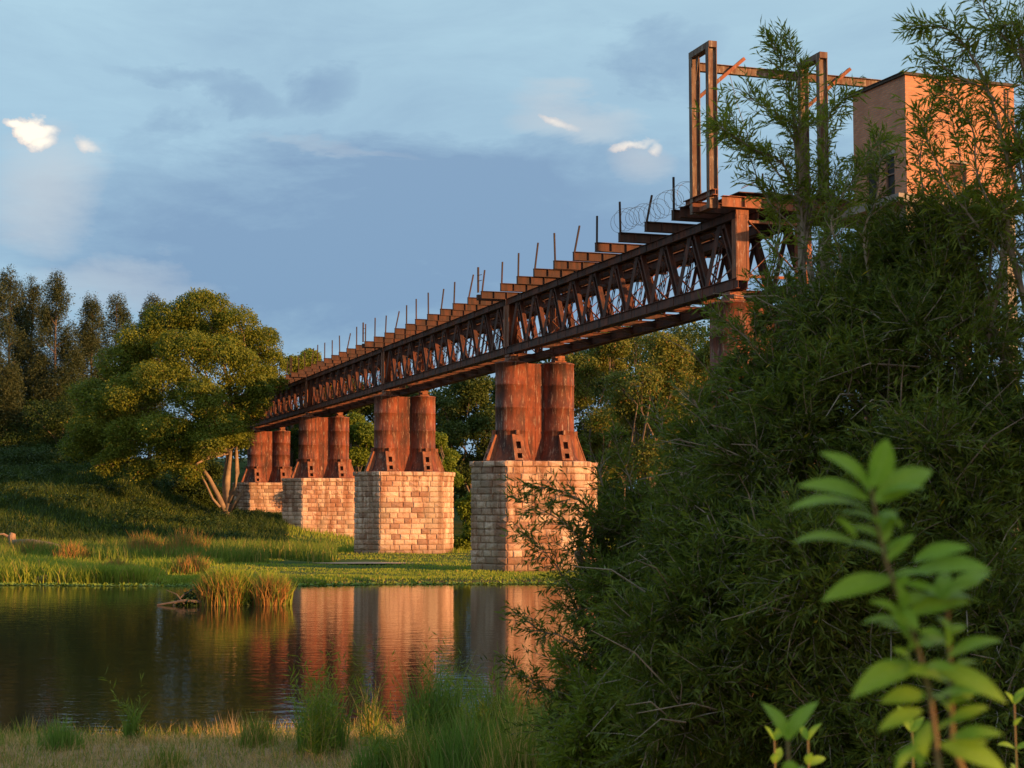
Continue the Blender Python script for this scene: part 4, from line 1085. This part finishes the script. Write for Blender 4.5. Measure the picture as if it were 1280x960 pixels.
# upper right willow
R3 = (4.6, 11.5, gz(4.6, 11.5))
up = [wl(1275, 60, 11.5, 45), wl(1280, 200, 11.5, 44), wl(1250, 262, 11.5, 44), wl(1298, 130, 11.5, 42), wl(1190, 268, 11.8, 28)]
brs = [(cur((1300, 330, 11.5), (1260, 200, 11.5), (1230, 100, 11.5), (1190, 40, 11.5), (1150, 32, 11.4)), .018, .04, .6),
       (cur((1290, 200, 11.5), (1240, 120, 11.5), (1195, 95, 11.5), (1170, 75, 11.5)), .010, .05, .6),
       (cur((1300, 120, 11.5), (1265, 60, 11.5), (1235, 20, 11.5), (1225, -15, 11.5)), .012, .04, .6),
       (cur((1310, 60, 11.5), (1270, 30, 11.5), (1240, 40, 11.5), (1205, 62, 11.5)), .010, .04, .6),
       (cur((1280, 330, 11.5), (1225, 230, 11.5), (1215, 160, 11.5), (1180, 110, 11.5)), .012, .04, .6),
       (cur((1260, 330, 11.5), (1190, 240, 11.5), (1165, 190, 11.5), (1150, 150, 11.5)), .010, .045, .6)]
willow('willow_tree', 'willow crown cut by the top right corner, leaning over the brick house', R3, up, 300, 33, L_willt, brs, per=16, leaf=(.07, .125))
# low left willow reaching over the water
R4 = (1.6, 14, gz(1.6, 14))
lo = [wl(738, 650, 13.5, 36), wl(722, 765, 13.5, 46), wl(712, 835, 13.5, 46), wl(790, 660, 13.5, 62), wl(760, 720, 13.5, 58), wl(830, 640, 13.5, 55), wl(770, 800, 13.5, 62), wl(745, 880, 13.5, 60), wl(800, 880, 13, 70), wl(720, 690, 13.5, 30), wl(700, 910, 13.5, 42), wl(820, 750, 13, 80), wl(845, 600, 13.5, 34), wl(790, 950, 13, 70)]
brs = [(cur((800, 760, 13.5), (740, 690, 13.4), (700, 650, 13.3), (655, 628, 13.2)), .014, .04, .7),
       (cur((800, 720, 13.5), (740, 640, 13.4), (705, 615, 13.3), (672, 608, 13.2)), .012, .045, .7),
       (cur((790, 800, 13.5), (720, 740, 13.3), (690, 700, 13.2), (662, 672, 13.1)), .012, .04, .7),
       (cur((790, 700, 13.5), (770, 640, 13.5), (755, 610, 13.5), (748, 588, 13.5)), .010, .04, .6),
       (cur((780, 860, 13.5), (710, 800, 13.3), (680, 790, 13.2), (650, 770, 13.1)), .010, .045, .7),
       (cur((800, 700, 13.5), (790, 610, 13.5), (775, 570, 13.5), (770, 545, 13.5)), .010, .045, .6),
       (cur((780, 900, 13.5), (700, 870, 13.3), (665, 850, 13.2), (640, 830, 13.1)), .010, .045, .7),
       (cur((850, 700, 13.5), (850, 600, 13.5), (835, 560, 13.5), (822, 520, 13.5)), .010, .05, .6)]
willow('willow_shrub', 'low spreading willow shrub reaching left over the nearest stone pier', R4, lo, 3600, 34, L_will, brs, per=20)

R5 = (1.0, 12.0, gz(1.0, 12))
lo = [wl(770, 905, 12, 60), wl(840, 880, 12, 62), wl(900, 930, 11.8, 70), wl(730, 950, 12, 52), wl(815, 955, 11.8, 60), wl(980, 950, 11.6, 60)]
brs = [(cur((830, 960, 12), (830, 860, 12), (820, 790, 12), (812, 770, 12)), .008, .04, .6), (cur((760, 980, 12), (740, 900, 12), (725, 850, 12), (705, 825, 12)), .008, .04, .6),
       (cur((900, 980, 11.8), (895, 880, 11.8), (880, 830, 11.8), (872, 800, 11.8)), .008, .04, .6)]
willow('willow_shrub', 'low fresh green willow shrub at the foot of the dark willow, bottom centre', R5, lo, 1700, 35, L_willt, brs, per=18, leaf=(.06, .11), lw=.018)

# leafy upright stalks among the tufts at the water edge
for k, (px, py, Y, h, rad, n, lab) in enumerate([
        (398, 930, 20.5, 1.25, .30, 34, 'tall leafy reed stalks that cross the red pier reflections, leftmost of the tall ones'),
        (462, 925, 21.5, 1.15, .10, 8, 'few thin feathery stalks standing alone right of the tallest leafy reeds'),
        (548, 935, 20.5, 1.15, .26, 36, 'leafy reed stalks at the water edge below the bright second pier reflection'),
        (612, 940, 19.5, 1.2, .36, 44, 'leafy reed stalks between the bright pier reflection and the willow'),
        (668, 950, 18.0, 1.15, .34, 44, 'leafy reed stalks touching the lowest left willow sprays'),
        (168, 920, 23.0, .95, .05, 6, 'single cluster of thin reed stalks over the dark water at left'),
        (500, 955, 18.5, .75, .40, 40, 'short leafy reed stalks at the bottom edge in front of the tall ones')]):
    p = P(px, py, Y); r = np.random.default_rng(700 + k); a = r.uniform(0, 6.28, n); q_ = rad * r.random(n) ** .6
    p0 = np.stack([np.cos(a) * q_, np.sin(a) * q_, np.full(n, -.05)], 1); td = unit(np.stack([r.normal(0, .13, n), r.normal(0, .13, n), np.ones(n)], 1))
    v, f, tv, tf_ = twig_leaves(p0, td, r, (h * .7, h * 1.3), (.09, .19), .016, 20)
    e = empty('reed_stalks', (p.x, Y, gz(p.x, Y)), 0, lab, 'reeds', 'leafy reed stalks on the near shore')
    link('leaves', np_mesh('leaves', v, f, L_willt), e); link('stalks', np_mesh('stalks', tv, tf_, G_near), e)

# ------------------------------------------------------------------ blurred broad leaved plant close to the camera
def leaf_mesh():
    mb = MB(); n = 9
    for i_ in range(n):
        s_ = i_ / (n - 1); w_ = .21 * math.sin(math.pi * min(s_ * .97 + .03, 1)) ** .8 * (1.1 - .25 * s_) + (.008 if i_ == 0 else 0)
        if i_ == n - 1: w_ = .003
        z = .10 * math.sin(s_ * math.pi * .9) - .10 * s_ * s_
        for x, dz in ((-1, .05), (-.5, .03), (0, 0), (.5, .03), (1, .05)): mb.v.append((x * w_, s_, z + dz * w_ * 6 * .5 + .01 * math.sin(s_ * 25) * abs(x)))
    for i_ in range(n - 1):
        for j_ in range(4): a = i_ * 5 + j_; mb.f.append((a, a + 1, a + 6, a + 5))
    return mb.mesh('leaf', L_plant, True)
def vein_node():
    m_ = L_plant; t = NT(m_.node_tree); b = [n for n in t.n if n.type == 'BSDF_PRINCIPLED'][0]
    oc = t.add('ShaderNodeTexCoord').outputs['Object']; sp = t.add('ShaderNodeSeparateXYZ', inp={0: oc})
    ax = t.math('ABSOLUTE', sp.outputs[0]); w_ = t.math('SINE', t.math('MULTIPLY', t.math('SUBTRACT', sp.outputs[1], t.math('MULTIPLY', ax, .8)), 52))
    v_ = t.math('MAXIMUM', t.ramp(ax, (.0, .014, 1, 0)), t.ramp(w_, (.86, 1, 0, .5)))
    src = b.inputs['Base Color'].links[0].from_socket; nz = t.noise(oc, 5, 4, .6)
    c2 = t.mix(v_, t.mix(t.ramp(nz, (.35, .7, 0, .45)), src, (.10, .22, .02, 1)), (.32, .50, .10, 1)); t.l.new(c2, b.inputs['Base Color'])
    for n in t.n:
        if n.type == 'BSDF_TRANSLUCENT': t.l.new(c2, n.inputs[0])
vein_node()
ME_leaf = leaf_mesh()
def put_leaf(parent, base, tip, origin, rr, wide=1.0):
    d = tip - base; L = d.length; y = d.normalized(); n_ = Vector((rr.uniform(-.35, .35), -.55 + rr.uniform(-.3, .3), .8)); z = (n_ - y * n_.dot(y)).normalized(); x = y.cross(z)
    m_ = Matrix(((x.x, y.x, z.x, base.x - origin.x), (x.y, y.y, z.y, base.y - origin.y), (x.z, y.z, z.z, base.z - origin.z), (0, 0, 0, 1))) @ Matrix.Diagonal((L * wide, L, L, 1))
    o = link('leaf', ME_leaf, parent); o.matrix_local = m_; return o
def Q(x, y, Y=1.45): return P(860 + x / 2.088, 500 + y / 2.088, Y)
LV = [(480,235,350,130),(480,225,525,98),(470,260,285,215),(480,290,262,272),(490,265,640,175),(500,250,622,225),(430,370,268,365),(440,360,385,303),(500,350,540,288),(510,400,400,372),
      (520,420,590,348),(590,420,737,380),(590,450,792,435),(530,470,348,517),(560,560,473,522),(560,480,655,500),(680,510,790,445),(580,560,742,518),(590,640,503,578),(600,640,690,632),
      (600,690,427,767),(680,670,818,620),(640,700,838,785),(620,770,503,785),(640,780,765,760),(610,810,498,858),(690,880,822,868),(630,840,600,965),(660,900,835,965),(600,900,535,970),
      (500,330,470,300),(545,500,575,455),(610,700,700,700),(560,540,600,600),(685,600,640,560),(690,760,780,740),(650,860,720,830),(500,300,560,330),(480,250,440,190),(690,700,760,680)]
q5 = random.Random(77)
for k in range(34):                                  # extra smaller leaves crowded along the stems
    i_ = q5.uniform(0, 1); y0 = 300 + 640 * i_; x0 = 490 + 150 * i_ ** .9 if k % 2 else 660 + 30 * i_
    if k % 2 == 0: y0 = max(y0, 520)
    a_ = q5.uniform(-2.9, -.2) if q5.random() < .6 else q5.uniform(-3.4, .4); l_ = q5.uniform(50, 105)
    LV.append((x0, y0, x0 + l_ * math.cos(a_) * 1.15, y0 + l_ * math.sin(a_) * .8))
O = Vector((.58, 1.5, gz(.58, 1.5)))
pl = empty('broadleaf_plant', O, 0, 'blurred bright green broad leaved plant close in front at lower right', 'plant')
rr = random.Random(4)
for (x0, y0, x1, y1) in LV:
    Y0 = 1.45; put_leaf(pl, Q(x0, y0, Y0), Q(x1, y1, Y0 + rr.uniform(-.035, .03)), O, rr, rr.uniform(.85, 1.15) * .9 * (1.25 if (x0, y0) in ((630, 840), (480, 225)) else 1))
st = [Q(478, 230), Q(495, 330), Q(520, 430), Q(560, 540), Q(600, 650), Q(630, 760), Q(640, 830), Q(655, 960)]
st.append(Vector((st[-1].x + .01, st[-1].y + .02, 2.8))); st.append(O + Vector((0, 0, -.05)))
MB().tube([p - O for p in st], [.0012, .0015, .0018, .002, .0022, .0025, .0028, .003, .005, .008], 6).build('stem', M_stem, pl)
st = [Q(672, 455, 1.47), Q(680, 600, 1.47), Q(685, 740, 1.47), Q(690, 900, 1.47), Vector((.56, 1.5, 3.0)), O + Vector((0, 0, -.05))]
MB().tube([p - O for p in st], [.0015, .002, .0025, .003, .004, .006], 6).build('stem', M_stem, pl)
small = [(985, 985, 1.9, 'small blurred green shoot at the bottom edge left of the large leafy plant', 5), (1140, 985, 3.0, 'small pale shoot at the bottom edge under the large leafy plant', 5),
         (968, 975, 3.4, 'tiny yellow green shoot at the bottom edge beside the blurred shoot', 4), (1268, 985, 3.6, 'upright leafy shoot at the bottom right picture corner', 5), (1010, 985, 3.2, 'thin light green shoot at the bottom edge just right of the blurred shoot', 4)]
for k, (px, py, Y, lab, nn) in enumerate(small):
    p = P(px, py, Y); g0 = Vector((p.x, Y, gz(p.x, Y))); e = empty('leafy_shoot', g0, 0, lab, 'shoot', 'small shoots around the leafy plant')
    top = P(px, [925, 915, 925, 880, 925][k], Y) - g0
    MB().tube([(0, 0, -.03), tuple(top * .5 + Vector((.01, 0, 0))), tuple(top)], [.006, .004, .002], 5).build('stem', M_stem, e)
    ll = [56, 34, 26, 26, 28][k] * Y / F
    for q_ in range(nn * 2 + 2):
        s_ = 1 - .035 * (q_ // 2) * (1.0 / max(top.length, .5)) * 1.4; a = q_ * 2.4 + rr.uniform(-.3, .3); b0 = g0 + top * s_
        dd = Vector((math.cos(a), math.sin(a) * .7, rr.uniform(.1, .75) if q_ > 1 else 1.3)).normalized() * ll * rr.uniform(.7, 1.1)
        put_leaf(e, b0, b0 + dd, g0, rr)

# ------------------------------------------------------------------ trees behind the camera that keep the near bank in shade, bushes added to shade the willows
G2 = 'shade trees on the bank behind the viewpoint'
bt_ = [(19, 2, 11.5, 10, 'broad tree on the bank behind and right of the viewpoint, closest to the willows'), (21.5, 7.5, 12, 9, 'tall tree on the bank behind the viewpoint, outermost of the shade row'),
       (12, -4.5, 9.5, 8, 'smaller tree behind the viewpoint at the near end of the shade row')]
for k, (x, y, h, w_, lab) in enumerate([(12, 4.6, 5.0, 4.4, 'unseen bush added to shade the willows, right of the viewpoint, nearest to it'), (13, 7.0, 5.2, 4.4, 'unseen bush added to shade the willows, right of the viewpoint, middle one of three'), (13.5, 8.5, 5.0, 3.4, 'unseen bush added to shade the willows, right of the viewpoint, closest to them')]):
    tree('shade_bush', lab, (x, y, gz(x, y)), h, auto_lobes(w_ - 1.4, .8, h - .7, 12, 1.0, 500 + k), 9000, .3, L_wood, M_bark, .12, (0, 0, h * .2), 'unseen bushes added to shade the willows', 'bush', 500 + k)  # out of view, put in to block the low sun from the willows
for k, (x, y, h, w_, lab) in enumerate(bt_):
    lobes = auto_lobes(w_ - 2, 4.6, h - 1.4, 20, 1.8, 400 + k)
    tree('shade_tree', lab, (x, y, gz(x, y)), h, lobes, 14000, .45, L_wood, M_bark, .3, (0, 0, h * .25), G2, 'tree', 400 + k)
